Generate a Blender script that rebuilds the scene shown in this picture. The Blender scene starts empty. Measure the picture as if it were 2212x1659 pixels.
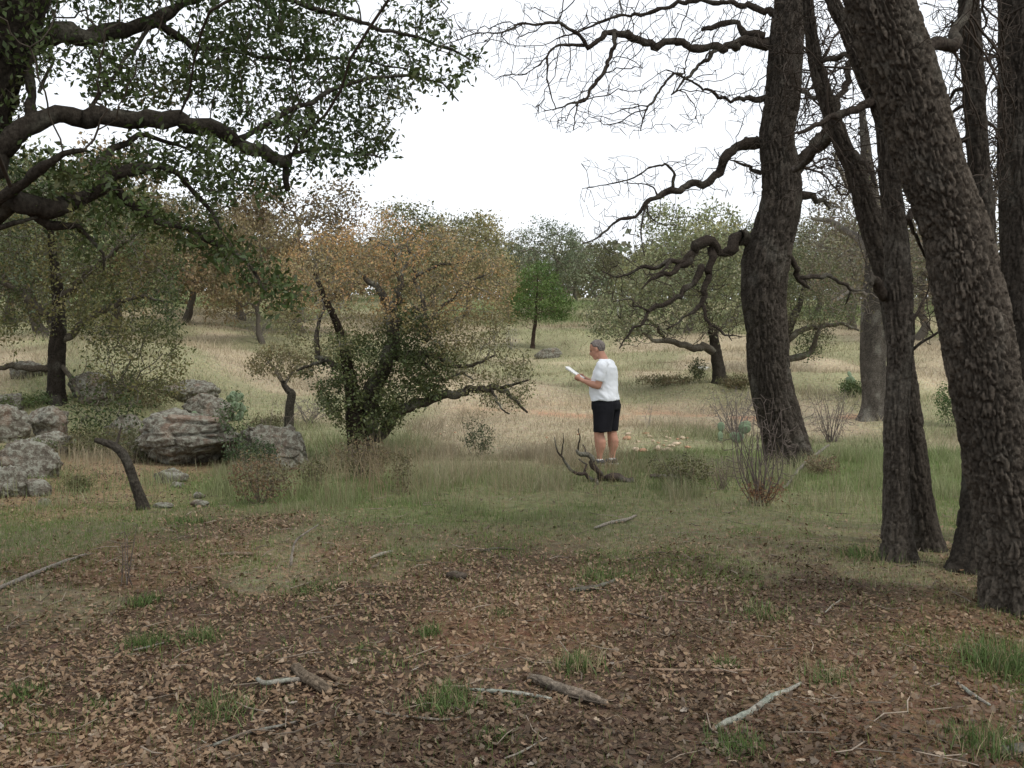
import bpy, bmesh, math, random
import numpy as np
from mathutils import Vector, Matrix

R = np.random.default_rng(7)
random.seed(7)
SC = bpy.context.scene
COL = SC.collection

# ------------------------------------------------------------------ camera, sky, sun, exposure
F = 2267.0            # focal length in pixels of a 2212 px wide picture
CX, CY = 1106.0, 829.5
HOR = 760.0           # horizon row
EYE = 1.6
TH = math.atan((CY - HOR) / F)
cam = bpy.data.cameras.new('camera')
cam.sensor_width = 36.0
cam.lens = 36.0 * F / 2212.0
cam.clip_end = 2000
camo = bpy.data.objects.new('camera', cam)
COL.objects.link(camo)
camo.location = (0, 0, EYE)
camo.rotation_euler = (math.pi / 2 - TH, 0, 0)
SC.camera = camo

SUN_EL, SUN_AZ = math.radians(52), math.radians(128)   # azimuth clockwise from +Y (view direction)
world = bpy.data.worlds.new('World')
SC.world = world
world.use_nodes = True
wn = world.node_tree
wn.nodes.clear()
w_out = wn.nodes.new('ShaderNodeOutputWorld')
w_bg = wn.nodes.new('ShaderNodeBackground')
w_sky = wn.nodes.new('ShaderNodeTexSky')
w_sky.sky_type = 'NISHITA'
w_sky.sun_disc = False
w_sky.sun_elevation = SUN_EL
w_sky.sun_rotation = SUN_AZ
w_sky.dust_density = 3.0
w_mix = wn.nodes.new('ShaderNodeMixRGB')
w_mix.inputs['Fac'].default_value = 0.86
w_mix.inputs['Color2'].default_value = (9.6, 9.9, 10.3, 1)     # bright even cloud
wn.links.new(w_sky.outputs['Color'], w_mix.inputs['Color1'])
wn.links.new(w_mix.outputs['Color'], w_bg.inputs['Color'])
w_bg.inputs['Strength'].default_value = 0.12
wn.links.new(w_bg.outputs['Background'], w_out.inputs['Surface'])

sun = bpy.data.lights.new('sun', 'SUN')
sun.energy = 1.5
sun.angle = math.radians(14)
sun.color = (1.0, 0.95, 0.88)
suno = bpy.data.objects.new('sun', sun)
COL.objects.link(suno)
sdir = Vector((math.sin(SUN_AZ) * math.cos(SUN_EL), math.cos(SUN_AZ) * math.cos(SUN_EL), math.sin(SUN_EL)))
suno.rotation_euler = sdir.to_track_quat('Z', 'Y').to_euler()
suno.location = (0, 0, 30)

SC.view_settings.view_transform = 'Standard'
SC.view_settings.look = 'None'
SC.view_settings.exposure = 0.18
SC.view_settings.gamma = 1.0
SC.render.engine = 'CYCLES'
SC.cycles.use_denoising = True
SC.cycles.max_bounces = 5
SC.cycles.diffuse_bounces = 3
SC.cycles.glossy_bounces = 2
SC.cycles.transmission_bounces = 3

# ------------------------------------------------------------------ numeric helpers
def hash3(ix, iy, iz, s=0):
    h = (ix.astype(np.int64) * 374761393 + iy.astype(np.int64) * 668265263 + iz.astype(np.int64) * 2147483647 + s * 974634777) & 0xffffffff
    h = ((h ^ (h >> 13)) * 1274126177) & 0xffffffff
    h = ((h ^ (h >> 16)) * 2246822519) & 0xffffffff
    return ((h ^ (h >> 15)) & 0xffffff) / float(0xffffff)

def vnoise(x, y, z=None, s=0):
    x = np.asarray(x, float); y = np.asarray(y, float)
    z = np.zeros_like(x) if z is None else np.asarray(z, float)
    ix, iy, iz = np.floor(x).astype(int), np.floor(y).astype(int), np.floor(z).astype(int)
    fx, fy, fz = x - ix, y - iy, z - iz
    fx, fy, fz = fx * fx * (3 - 2 * fx), fy * fy * (3 - 2 * fy), fz * fz * (3 - 2 * fz)
    r = 0
    for dx in (0, 1):
        for dy in (0, 1):
            for dz in (0, 1):
                w = (fx if dx else 1 - fx) * (fy if dy else 1 - fy) * (fz if dz else 1 - fz)
                r = r + w * hash3(ix + dx, iy + dy, iz + dz, s)
    return r

def fbm(x, y, z=None, o=4, s=0):
    r, a, t = 0, 1.0, 0
    zz = None if z is None else np.asarray(z, float)
    for i in range(o):
        k = 2.03 ** i
        r = r + a * vnoise(np.asarray(x) * k, np.asarray(y) * k, None if zz is None else zz * k, s + i)
        t += a; a *= 0.5
    return r / t

def cell3(p, s=0):
    """distances to the nearest and second nearest feature point, and the nearest one's random value"""
    ip = np.floor(p).astype(int)
    d1 = np.full(len(p), 9.0); d2 = np.full(len(p), 9.0); hid = np.zeros(len(p))
    for dx in (-1, 0, 1):
        for dy in (-1, 0, 1):
            for dz in (-1, 0, 1):
                cx, cy, cz = ip[:, 0] + dx, ip[:, 1] + dy, ip[:, 2] + dz
                q = np.stack([cx + hash3(cx, cy, cz, s + 1), cy + hash3(cx, cy, cz, s + 2), cz + hash3(cx, cy, cz, s + 3)], 1)
                d = np.linalg.norm(q - p, axis=1)
                h = hash3(cx, cy, cz, s + 4)
                m = d < d1
                d2 = np.where(m, d1, np.minimum(d2, d))
                hid = np.where(m, h, hid)
                d1 = np.where(m, d, d1)
    return d1, d2, hid

def sstep(a, b, x):
    t = np.clip((np.asarray(x, float) - a) / (b - a), 0, 1)
    return t * t * (3 - 2 * t)

_py = np.array([-60, 0, 13, 15, 17, 20, 25, 30, 40, 48, 60, 80, 100, 120, 160, 220, 400], float)
_pz = np.array([0, 0, 0, -.02, -.06, 0.0, .3, .7, 1.08, 1.75, 2.9, 4.9, 6.3, 7.2, 7.5, 7.5, 6.0], float)
_ty = np.linspace(-60, 400, 2301)
_tz = np.interp(_ty, _py, _pz)
_k = np.exp(-np.linspace(-2, 2, 21) ** 2); _k /= _k.sum()
_tz = np.convolve(np.pad(_tz, 10, mode='edge'), _k, mode='valid')

def zt(x, y):
    x = np.asarray(x, float); y = np.asarray(y, float)
    z = np.interp(y, _ty, _tz)
    z = z + 1.15 * sstep(16.5, 24, y) * sstep(-5.5, -10.0, x) * (1 - 0.6 * sstep(28, 45, y))
    far = sstep(10, 30, y)
    z = z + (vnoise(x * .35, y * .35, s=11) - .5) * (0.10 + .35 * far) + (vnoise(x * .1, y * .07, s=12) - .5) * 1.0 * sstep(22, 60, y)
    z = z + (vnoise(x * 1.6, y * 1.6, s=13) - .5) * .05
    return z

def P(px, py, d):
    a, b = (px - CX) / F, -(py - CY) / F
    v = np.array([a, math.cos(TH) + b * math.sin(TH), -math.sin(TH) + b * math.cos(TH)])
    return np.array([0, 0, EYE]) + v * (d / v[1])

def G(px, py, d0=2.5, d1=160):
    """where the line of sight through a pixel meets the ground"""
    d = np.arange(d0, d1, .03)
    a, b = (px - CX) / F, -(py - CY) / F
    vy = math.cos(TH) + b * math.sin(TH); vz = -math.sin(TH) + b * math.cos(TH)
    x, z = a / vy * d, EYE + vz / vy * d
    hit = np.nonzero(z <= zt(x, d))[0]
    i = hit[0] if len(hit) else len(d) - 1
    return np.array([x[i], d[i], float(zt(x[i], d[i]))])

def ground(x, y):
    return np.array([x, y, float(zt(x, y))])

# ------------------------------------------------------------------ mesh helpers
def mesh_np(name, V, faces, mat=None, parent=None, col=None, smooth=False, loc=None):
    """faces: list of (n,k) index arrays"""
    V = np.asarray(V, float)
    if loc is not None:
        V = V - np.asarray(loc)
    me = bpy.data.meshes.new(name)
    faces = [np.asarray(f, int) for f in faces if len(f)]
    me.vertices.add(len(V))
    me.vertices.foreach_set('co', V.astype(np.float32).ravel())
    li = np.concatenate([f.ravel() for f in faces])
    tot = np.concatenate([np.full(len(f), f.shape[1]) for f in faces])
    me.loops.add(len(li))
    me.loops.foreach_set('vertex_index', li.astype(np.int32))
    me.polygons.add(len(tot))
    st = np.concatenate([[0], np.cumsum(tot)[:-1]])
    me.polygons.foreach_set('loop_start', st.astype(np.int32))
    me.polygons.foreach_set('loop_total', tot.astype(np.int32))
    if smooth:
        me.polygons.foreach_set('use_smooth', np.ones(len(tot), bool))
    if col is not None:
        a = me.color_attributes.new('Col', 'FLOAT_COLOR', 'POINT')
        c = np.ones((len(V), 4), np.float32); c[:, :3] = col
        a.data.foreach_set('color', c.ravel())
    me.update(calc_edges=True)
    if mat is not None:
        me.materials.append(mat)
    o = bpy.data.objects.new(name, me)
    COL.objects.link(o)
    if loc is not None and parent is None:
        o.location = loc
    if parent is not None:
        o.parent = parent
    return o

def tag(o, label=None, cat=None, group=None, kind=None):
    if label: o['label'] = label
    if cat: o['category'] = cat
    if group: o['group'] = group
    if kind: o['kind'] = kind
    return o

def empty(name, loc=(0, 0, 0)):
    e = bpy.data.objects.new(name, None)
    COL.objects.link(e)
    e.location = loc
    e.empty_display_size = .1
    return e

def catmull(pts, vals, step):
    pts = np.asarray(pts, float); vals = np.asarray(vals, float)
    P0 = np.vstack([2 * pts[0] - pts[1], pts, 2 * pts[-1] - pts[-2]])
    out, ov = [], []
    for i in range(1, len(P0) - 2):
        a, b, c, d = P0[i - 1], P0[i], P0[i + 1], P0[i + 2]
        n = max(1, int(math.ceil(np.linalg.norm(c - b) / step)))
        for k in range(n):
            t = k / n
            out.append(.5 * ((2 * b) + (-a + c) * t + (2 * a - 5 * b + 4 * c - d) * t * t + (-a + 3 * b - 3 * c + d) * t ** 3))
            ov.append(vals[i - 1] * (1 - t) + vals[i] * t)
    out.append(pts[-1]); ov.append(vals[-1])
    return np.array(out), np.array(ov)

def frames(path):
    T = np.gradient(path, axis=0)
    T /= np.linalg.norm(T, axis=1)[:, None] + 1e-9
    n = np.cross(T[0], [0.31, 0.9, 0.2]); n /= np.linalg.norm(n)
    N = np.empty_like(T)
    for i in range(len(T)):
        n = n - T[i] * n.dot(T[i]); n /= np.linalg.norm(n) + 1e-9
        N[i] = n
    return T, N, np.cross(T, N)

class MB:
    def __init__(s):
        s.V, s.Q, s.T, s.C, s.n = [], [], [], [], 0
    def add(s, V, quads=None, tris=None, col=None):
        V = np.asarray(V, float)
        s.V.append(V)
        if quads is not None and len(quads): s.Q.append(np.asarray(quads) + s.n)
        if tris is not None and len(tris): s.T.append(np.asarray(tris) + s.n)
        c = np.empty((len(V), 3)); c[:] = (1, 1, 1) if col is None else col
        s.C.append(c)
        s.n += len(V)
    def tube(s, path, rad, sides=6, col=None, cap=True, noise=0.0, seed=0):
        path = np.asarray(path, float); rad = np.asarray(rad, float)
        T, N, B = frames(path)
        a = np.linspace(0, 2 * math.pi, sides, endpoint=False)
        ring = N[:, None, :] * np.cos(a)[None, :, None] + B[:, None, :] * np.sin(a)[None, :, None]
        rr = np.repeat(rad[:, None], sides, 1)
        if noise:
            q = path[:, None, :] + ring * rr[..., None]
            k = .35 / np.maximum(rad.mean(), .004)
            rr = rr * (1 + noise * (vnoise(q[..., 0] * k, q[..., 1] * k, q[..., 2] * k, s=seed) + .7 * vnoise(q[..., 0] * k * 3, q[..., 1] * k * 3, q[..., 2] * k * 3, s=seed + 1) - .85) * 2)
        V = (path[:, None, :] + ring * rr[..., None]).reshape(-1, 3)
        n = len(path)
        i = np.arange(n - 1)[:, None] * sides; j = np.arange(sides)[None, :]
        jn = (j + 1) % sides
        Q = np.stack([i + j, i + jn, i + sides + jn, i + sides + j], -1).reshape(-1, 4)
        tris = []
        if cap:
            V = np.vstack([V, path[-1] + T[-1] * rad[-1] * .6, path[0] - T[0] * rad[0] * .3])
            e = n * sides
            for q in range(sides):
                tris.append([(n - 1) * sides + q, (n - 1) * sides + (q + 1) % sides, e])
                tris.append([(q + 1) % sides, q, e + 1])
        s.add(V, Q, tris, col)
    def build(s, name, mat, parent=None, smooth=True, loc=None):
        if not s.V: return None
        fs = []
        if s.Q: fs.append(np.concatenate(s.Q))
        if s.T: fs.append(np.concatenate(s.T))
        return mesh_np(name, np.concatenate(s.V), fs, mat, parent, np.concatenate(s.C), smooth, loc)

# ------------------------------------------------------------------ materials
def new_mat(name):
    m = bpy.data.materials.new(name)
    m.use_nodes = True
    nt = m.node_tree
    nt.nodes.clear()
    out = nt.nodes.new('ShaderNodeOutputMaterial')
    return m, nt, out

def N_(nt, kind, **kw):
    n = nt.nodes.new(kind)
    for k, v in kw.items():
        if k in n.inputs: n.inputs[k].default_value = v
        else: setattr(n, k, v)
    return n

def mat_attr(name, rough=.9, noise_scale=30, noise_amt=.35, bump=0.0, bump_scale=60, spec=.15, obj_rand=0.0, hue=0.0):
    """colour attribute broken up by noise"""
    m, nt, out = new_mat(name)
    L = nt.links.new
    at = N_(nt, 'ShaderNodeAttribute', attribute_name='Col')
    tc = N_(nt, 'ShaderNodeTexCoord')
    nz = N_(nt, 'ShaderNodeTexNoise', Scale=noise_scale, Detail=5.0)
    L(tc.outputs['Object'], nz.inputs['Vector'])
    mr = N_(nt, 'ShaderNodeMapRange')
    mr.inputs['From Min'].default_value = .3; mr.inputs['From Max'].default_value = .7
    mr.inputs['To Min'].default_value = 1 - noise_amt; mr.inputs['To Max'].default_value = 1 + noise_amt
    L(nz.outputs['Fac'], mr.inputs['Value'])
    mx = N_(nt, 'ShaderNodeVectorMath', operation='SCALE')
    L(at.outputs['Color'], mx.inputs[0]); L(mr.outputs['Result'], mx.inputs['Scale'])
    bs = N_(nt, 'ShaderNodeBsdfPrincipled', Roughness=rough)
    bs.inputs['Specular IOR Level'].default_value = spec
    L(mx.outputs[0], bs.inputs['Base Color'])
    if bump:
        nb = N_(nt, 'ShaderNodeTexNoise', Scale=bump_scale, Detail=5.0, Roughness=.7)
        mp_ = N_(nt, 'ShaderNodeMapping'); mp_.inputs['Scale'].default_value = (1, 1, .4)
        L(tc.outputs['Object'], mp_.inputs['Vector']); L(mp_.outputs[0], nb.inputs['Vector'])
        bp = N_(nt, 'ShaderNodeBump', Strength=bump, Distance=.03)
        L(nb.outputs['Fac'], bp.inputs['Height']); L(bp.outputs['Normal'], bs.inputs['Normal'])
    L(bs.outputs['BSDF'], out.inputs['Surface'])
    return m

def mat_leaf(name, trans=.25, gloss=.06, rough=.45, obj_rand=.0):
    m, nt, out = new_mat(name)
    L = nt.links.new
    at = N_(nt, 'ShaderNodeAttribute', attribute_name='Col')
    src = at.outputs['Color']
    if obj_rand:
        oi = N_(nt, 'ShaderNodeObjectInfo')
        hs = N_(nt, 'ShaderNodeHueSaturation')
        m1 = N_(nt, 'ShaderNodeMapRange'); m1.inputs['To Min'].default_value = .5 - .02 * obj_rand; m1.inputs['To Max'].default_value = .5 + .02 * obj_rand
        m2 = N_(nt, 'ShaderNodeMapRange'); m2.inputs['To Min'].default_value = 1 - .25 * obj_rand; m2.inputs['To Max'].default_value = 1 + .25 * obj_rand
        L(oi.outputs['Random'], m1.inputs['Value']); L(oi.outputs['Random'], m2.inputs['Value'])
        L(m1.outputs['Result'], hs.inputs['Hue']); L(m2.outputs['Result'], hs.inputs['Value'])
        L(src, hs.inputs['Color']); src = hs.outputs['Color']
    df = N_(nt, 'ShaderNodeBsdfDiffuse'); tr = N_(nt, 'ShaderNodeBsdfTranslucent')
    L(src, df.inputs['Color']); L(src, tr.inputs['Color'])
    mx = N_(nt, 'ShaderNodeMixShader', Fac=trans)
    L(df.outputs[0], mx.inputs[1]); L(tr.outputs[0], mx.inputs[2])
    res = mx.outputs[0]
    if gloss:
        gl = N_(nt, 'ShaderNodeBsdfGlossy', Roughness=rough)
        m3 = N_(nt, 'ShaderNodeMixShader', Fac=gloss)
        L(res, m3.inputs[1]); L(gl.outputs[0], m3.inputs[2]); res = m3.outputs[0]
    L(res, out.inputs['Surface'])
    return m

M_BARK = mat_attr('bark', .95, 45, .45, .9, 80, spec=.06)
M_TWIG = mat_attr('twig_bark', .95, 25, .3, 0, spec=.05)
M_LEAF = mat_leaf('evergreen_leaf', .22, .03, .45)
M_DRYLEAF = mat_leaf('dry_leaf', .25, .02, .6)
M_FARLEAF = mat_leaf('far_leaf', .2, .03, .5, obj_rand=1.0)
M_GRASS = mat_leaf('grass_blade', .3, .02, .5)
M_LITTER = mat_leaf('fallen_leaf', .1, .03, .5)
M_WOOD = mat_attr('weathered_wood', .95, 60, .45, .6, 120, spec=.05)

def mat_ground():
    m, nt, out = new_mat('ground_soil')
    L = nt.links.new
    at = N_(nt, 'ShaderNodeAttribute', attribute_name='Col')
    tc = N_(nt, 'ShaderNodeTexCoord')
    n1 = N_(nt, 'ShaderNodeTexNoise', Scale=9.0, Detail=8.0, Roughness=.7)
    n2 = N_(nt, 'ShaderNodeTexVoronoi', Scale=26.0)
    n3 = N_(nt, 'ShaderNodeTexNoise', Scale=70.0, Detail=6.0, Roughness=.75)
    for n in (n1, n2, n3): L(tc.outputs['Object'], n.inputs['Vector'])
    r1 = N_(nt, 'ShaderNodeMapRange'); r1.inputs['From Min'].default_value = .3; r1.inputs['From Max'].default_value = .7; r1.inputs['To Min'].default_value = .65; r1.inputs['To Max'].default_value = 1.35
    L(n1.outputs['Fac'], r1.inputs['Value'])
    r3 = N_(nt, 'ShaderNodeMapRange'); r3.inputs['From Min'].default_value = .3; r3.inputs['From Max'].default_value = .7; r3.inputs['To Min'].default_value = .6; r3.inputs['To Max'].default_value = 1.4
    L(n3.outputs['Fac'], r3.inputs['Value'])
    mu = N_(nt, 'ShaderNodeMath', operation='MULTIPLY'); L(r1.outputs[0], mu.inputs[0]); L(r3.outputs[0], mu.inputs[1])
    hs = N_(nt, 'ShaderNodeMixRGB', blend_type='OVERLAY', Fac=.35)
    L(at.outputs['Color'], hs.inputs['Color1']); L(n2.outputs['Color'], hs.inputs['Color2'])
    hv = N_(nt, 'ShaderNodeMixRGB', Fac=.25); L(at.outputs['Color'], hv.inputs['Color1']); L(hs.outputs['Color'], hv.inputs['Color2'])
    sc = N_(nt, 'ShaderNodeVectorMath', operation='SCALE'); L(hv.outputs['Color'], sc.inputs[0]); L(mu.outputs[0], sc.inputs['Scale'])
    bs = N_(nt, 'ShaderNodeBsdfPrincipled', Roughness=1.0); bs.inputs['Specular IOR Level'].default_value = .05
    L(sc.outputs[0], bs.inputs['Base Color'])
    bp = N_(nt, 'ShaderNodeBump', Strength=.7, Distance=.03)
    L(n3.outputs['Fac'], bp.inputs['Height']); L(bp.outputs['Normal'], bs.inputs['Normal'])
    L(bs.outputs['BSDF'], out.inputs['Surface'])
    return m
M_GROUND = mat_ground()

def mat_rock():
    m, nt, out = new_mat('lichen_rock')
    L = nt.links.new
    tc = N_(nt, 'ShaderNodeTexCoord')
    oi = N_(nt, 'ShaderNodeObjectInfo')
    off = N_(nt, 'ShaderNodeVectorMath', operation='ADD'); L(tc.outputs['Object'], off.inputs[0]); L(oi.outputs['Random'], off.inputs[1])
    n1 = N_(nt, 'ShaderNodeTexNoise', Scale=3.2, Detail=8.0, Roughness=.65)
    n2 = N_(nt, 'ShaderNodeTexNoise', Scale=14.0, Detail=6.0, Roughness=.7)
    n3 = N_(nt, 'ShaderNodeTexNoise', Scale=2.1, Detail=4.0)
    n4 = N_(nt, 'ShaderNodeTexNoise', Scale=50.0, Detail=5.0)
    for n in (n1, n2, n3, n4): L(off.outputs[0], n.inputs['Vector'])
    c1 = N_(nt, 'ShaderNodeValToRGB')
    e = c1.color_ramp.elements
    e[0].position = .30; e[0].color = (.07, .058, .046, 1)
    e[1].position = .72; e[1].color = (.25, .24, .205, 1)
    x = e.new(.48); x.color = (.14, .125, .10, 1)
    x = e.new(.56); x.color = (.24, .24, .195, 1)
    L(n2.outputs['Fac'], c1.inputs['Fac'])
    c2 = N_(nt, 'ShaderNodeValToRGB')
    c2.color_ramp.elements[0].position = .50; c2.color_ramp.elements[0].color = (0, 0, 0, 1)
    c2.color_ramp.elements[1].position = .62; c2.color_ramp.elements[1].color = (1, 1, 1, 1)
    L(n3.outputs['Fac'], c2.inputs['Fac'])
    sm = N_(nt, 'ShaderNodeMath', operation='MULTIPLY'); sm.inputs[1].default_value = .4; L(c2.outputs['Color'], sm.inputs[0])
    mx = N_(nt, 'ShaderNodeMixRGB'); mx.inputs['Color2'].default_value = (.24, .145, .10, 1)
    L(sm.outputs[0], mx.inputs['Fac']); L(c1.outputs['Color'], mx.inputs['Color1'])
    bs = N_(nt, 'ShaderNodeBsdfPrincipled', Roughness=.95); bs.inputs['Specular IOR Level'].default_value = .1
    L(mx.outputs['Color'], bs.inputs['Base Color'])
    ad = N_(nt, 'ShaderNodeMath', operation='ADD'); L(n2.outputs['Fac'], ad.inputs[0]); L(n4.outputs['Fac'], ad.inputs[1])
    bp = N_(nt, 'ShaderNodeBump', Strength=.8, Distance=.03); L(ad.outputs[0], bp.inputs['Height']); L(bp.outputs['Normal'], bs.inputs['Normal'])
    L(bs.outputs['BSDF'], out.inputs['Surface'])
    return m
M_ROCK = mat_rock()

def mat_plain(name, c, rough=.8, spec=.2, noise=.12, scale=20, bump=0.0, bscale=40, sheen=0):
    m, nt, out = new_mat(name)
    L = nt.links.new
    tc = N_(nt, 'ShaderNodeTexCoord')
    nz = N_(nt, 'ShaderNodeTexNoise', Scale=scale, Detail=4.0); L(tc.outputs['Object'], nz.inputs['Vector'])
    mr = N_(nt, 'ShaderNodeMapRange'); mr.inputs['From Min'].default_value = .3; mr.inputs['From Max'].default_value = .7
    mr.inputs['To Min'].default_value = 1 - noise; mr.inputs['To Max'].default_value = 1 + noise
    L(nz.outputs['Fac'], mr.inputs['Value'])
    sc = N_(nt, 'ShaderNodeVectorMath', operation='SCALE'); sc.inputs[0].default_value = c[:3]; L(mr.outputs[0], sc.inputs['Scale'])
    bs = N_(nt, 'ShaderNodeBsdfPrincipled', Roughness=rough); bs.inputs['Specular IOR Level'].default_value = spec
    L(sc.outputs[0], bs.inputs['Base Color'])
    if bump:
        nb = N_(nt, 'ShaderNodeTexNoise', Scale=bscale, Detail=3.0); L(tc.outputs['Object'], nb.inputs['Vector'])
        bp = N_(nt, 'ShaderNodeBump', Strength=bump, Distance=.02); L(nb.outputs['Fac'], bp.inputs['Height']); L(bp.outputs['Normal'], bs.inputs['Normal'])
    L(bs.outputs['BSDF'], out.inputs['Surface'])
    return m

# ------------------------------------------------------------------ ground
def graded(vals):
    out = [vals[0][0]]
    for (a, b, st) in vals:
        n = max(1, int(round((b - a) / st)))
        out += list(np.linspace(a, b, n + 1)[1:])
    return np.array(out)

SOIL = np.array([.105, .072, .05]); DRY = np.array([.40, .335, .225]); GRN = np.array([.165, .21, .085]); RED = np.array([.42, .23, .14])

def litter_mask(x, y):
    """1 where the oak litter lies, 0 in the grass"""
    edge = 8.9 + 3.4 * (fbm(x * .42 + 3, y * .3, o=3, s=21) - .5) * 2
    edge = edge - 1.0 * sstep(1.0, 4.0, x) * (1 - sstep(4.2, 5.5, x))
    return (1 - sstep(-2.0, 1.7, y - edge)) * (1 - .75 * sstep(.52, .66, fbm(x * 1.1, y * .8, o=3, s=22)) * sstep(5.0, 7.2, y))

def green_mask(x, y):
    g = fbm(x * .22, y * .16, o=3, s=31)
    near = sstep(.42, .62, g)
    return near

def trail_d(x, y):
    """signed distance-like measure to the red wheel track crossing the field"""
    c = 24.3 - .30 * (x - 2.5) + .6 * np.sin(x * .35)
    return np.abs(y - c)

def grass_tint(x, y, k):
    """0 dry tan .. 1 green, k random per blade"""
    g = green_mask(x, y)
    band = np.exp(-((y - 11.8) / 2.8) ** 2)
    right = sstep(2, 6, x) * (1 - sstep(14, 20, y))
    leftg = sstep(-3.5, -5.5, x) * (1 - sstep(9.5, 12, y))
    a = .15 + .55 * g + .55 * band + .42 * right + .3 * leftg - .25 * sstep(16, 26, y) * (1 - sstep(48, 70, y)) + .2 * sstep(60, 80, y)
    return np.clip(a + (k - .5) * .7, 0, 1)

gx = graded([(-260, -60, 12), (-60, -16, 1.6), (-16, -7, .22), (-7, 7, .1), (7, 16, .22), (16, 60, 1.6), (60, 260, 12)])
gy = graded([(-40, -4, 3), (-4, 3, .5), (3, 12, .1), (12, 24, .17), (24, 60, .6), (60, 130, 2), (130, 400, 15)])
GX, GY = np.meshgrid(gx, gy)
GZ = zt(GX, GY)
fine = (1 - sstep(12, 18, GY)) * (1 - sstep(7, 12, np.abs(GX)))
GZ = GZ + fine * (.035 * (fbm(GX * 3.5, GY * 3.5, o=3, s=41) - .5) + .02 * (vnoise(GX * 9, GY * 9, s=44) - .5))
nx, ny = len(gx), len(gy)
idx = np.arange(nx * ny).reshape(ny, nx)
Q = np.stack([idx[:-1, :-1], idx[:-1, 1:], idx[1:, 1:], idx[1:, :-1]], -1).reshape(-1, 4)
lm = litter_mask(GX, GY)[..., None]
tint = grass_tint(GX, GY, np.full_like(GX, .5))[..., None]
gc = DRY * (1 - tint) + GRN * tint
gc = gc * .88 * (.68 + .62 * fbm(GX * .5 + 5, GY * .32, o=4, s=53))[..., None]
sc_ = SOIL * (.75 + .6 * fbm(GX * 1.2, GY * 1.2, o=3, s=51)[..., None])
orange = sstep(.5, .68, fbm(GX * .6 + 9, GY * .5, o=3, s=52))[..., None]
sc_ = sc_ * (1 - .5 * orange) + np.array([.26, .155, .09]) * .5 * orange
nearsoil = (.62 * (1 - sstep(11.5, 16, GY)))[..., None]
gc = gc * (1 - nearsoil) + np.array([.155, .135, .075]) * nearsoil
left_slope = (sstep(-3, -5, GX) * sstep(9, 10.5, GY) * (1 - sstep(16, 19, GY)))[..., None]
gc = gc * (1 - .75 * left_slope) + np.array([.25, .165, .10]) * .75 * left_slope
gc = gc * (1 - lm) + sc_ * lm
tr = np.exp(-(trail_d(GX, GY) / 1.2) ** 2)[..., None] * sstep(-2, .5, GX)[..., None] * (1 - sstep(7, 10, GX))[..., None]
tr = .75 * tr * sstep(.4, .7, vnoise(GX * .9, GY * 1.6, s=55))[..., None]
gc = gc * (1 - tr) + RED * tr
ground_o = mesh_np('ground', np.stack([GX, GY, GZ], -1).reshape(-1, 3), [Q], M_GROUND, None, gc.reshape(-1, 3), True)
tag(ground_o, 'leaf-strewn brown earth running up into a dry grass hillside', kind='structure')

def gz(x, y):
    z = zt(x, y)
    fine = (1 - sstep(12, 18, y)) * (1 - sstep(7, 12, np.abs(x)))
    return z + fine * (.035 * (fbm(x * 3.5, y * 3.5, o=3, s=41) - .5) + .02 * (vnoise(x * 9, y * 9, s=44) - .5))

# ------------------------------------------------------------------ trees
def colonize(seeds, A, step, kill, iters=120, infl=1e9, jit=.25, up=0.0, maxkids=3):
    nodes = np.zeros((len(seeds) + 20000, 3)); n = len(seeds)
    nodes[:n] = seeds
    par = [-1] * n
    kids = [0] * n
    A = A.copy()
    D = np.linalg.norm(A[:, None, :] - nodes[None, :n, :], axis=2) if n < 600 else None
    if D is None:
        near = np.zeros(len(A), int); nd = np.zeros(len(A))
        for i in range(0, len(A), 500):
            d = np.linalg.norm(A[i:i + 500, None, :] - nodes[None, :n, :], axis=2)
            near[i:i + 500] = d.argmin(1); nd[i:i + 500] = d.min(1)
    else:
        near = D.argmin(1); nd = D.min(1)
    alive = nd > kill
    for it in range(iters):
        act = np.nonzero(alive & (nd < infl))[0]
        if not len(act): break
        u = A[act] - nodes[near[act]]
        u /= np.linalg.norm(u, axis=1)[:, None] + 1e-9
        acc = np.zeros((n, 3)); np.add.at(acc, near[act], u)
        src = np.unique(near[act])
        new = []
        for sidx in src:
            if kids[sidx] >= maxkids:
                continue
            v = acc[sidx]
            l = np.linalg.norm(v)
            v = (v / l if l > 1e-6 else R.normal(size=3)) + R.normal(size=3) * jit + np.array([0, 0, up])
            v /= np.linalg.norm(v) + 1e-9
            new.append((sidx, nodes[sidx] + v * step))
        if not new:
            alive[act] = False
            continue
        n0 = n
        for sidx, p in new:
            nodes[n] = p; par.append(int(sidx)); kids.append(0); kids[sidx] += 1; n += 1
            if n >= len(nodes) - 2: break
        dn = np.linalg.norm(A[:, None, :] - nodes[None, n0:n, :], axis=2)
        m = dn.argmin(1); mv = dn[np.arange(len(A)), m]
        better = mv < nd
        near = np.where(better, m + n0, near); nd = np.where(better, mv, nd)
        alive &= nd > kill
        if n >= len(nodes) - 60: break
    return nodes[:n], np.array(par)

def branch_radii(par, ns, rtip, e=2.25, cap=None):
    n = len(par)
    ch = [[] for _ in range(n)]
    for i in range(n):
        if par[i] >= 0: ch[par[i]].append(i)
    r = np.zeros(n); tipd = np.zeros(n, int)
    for i in range(n - 1, -1, -1):
        if not ch[i]:
            r[i] = rtip; tipd[i] = 0
        else:
            r[i] = sum(r[c] ** e for c in ch[i]) ** (1 / e)
            tipd[i] = max(tipd[c] for c in ch[i]) + 1
    return r, ch, tipd

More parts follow.
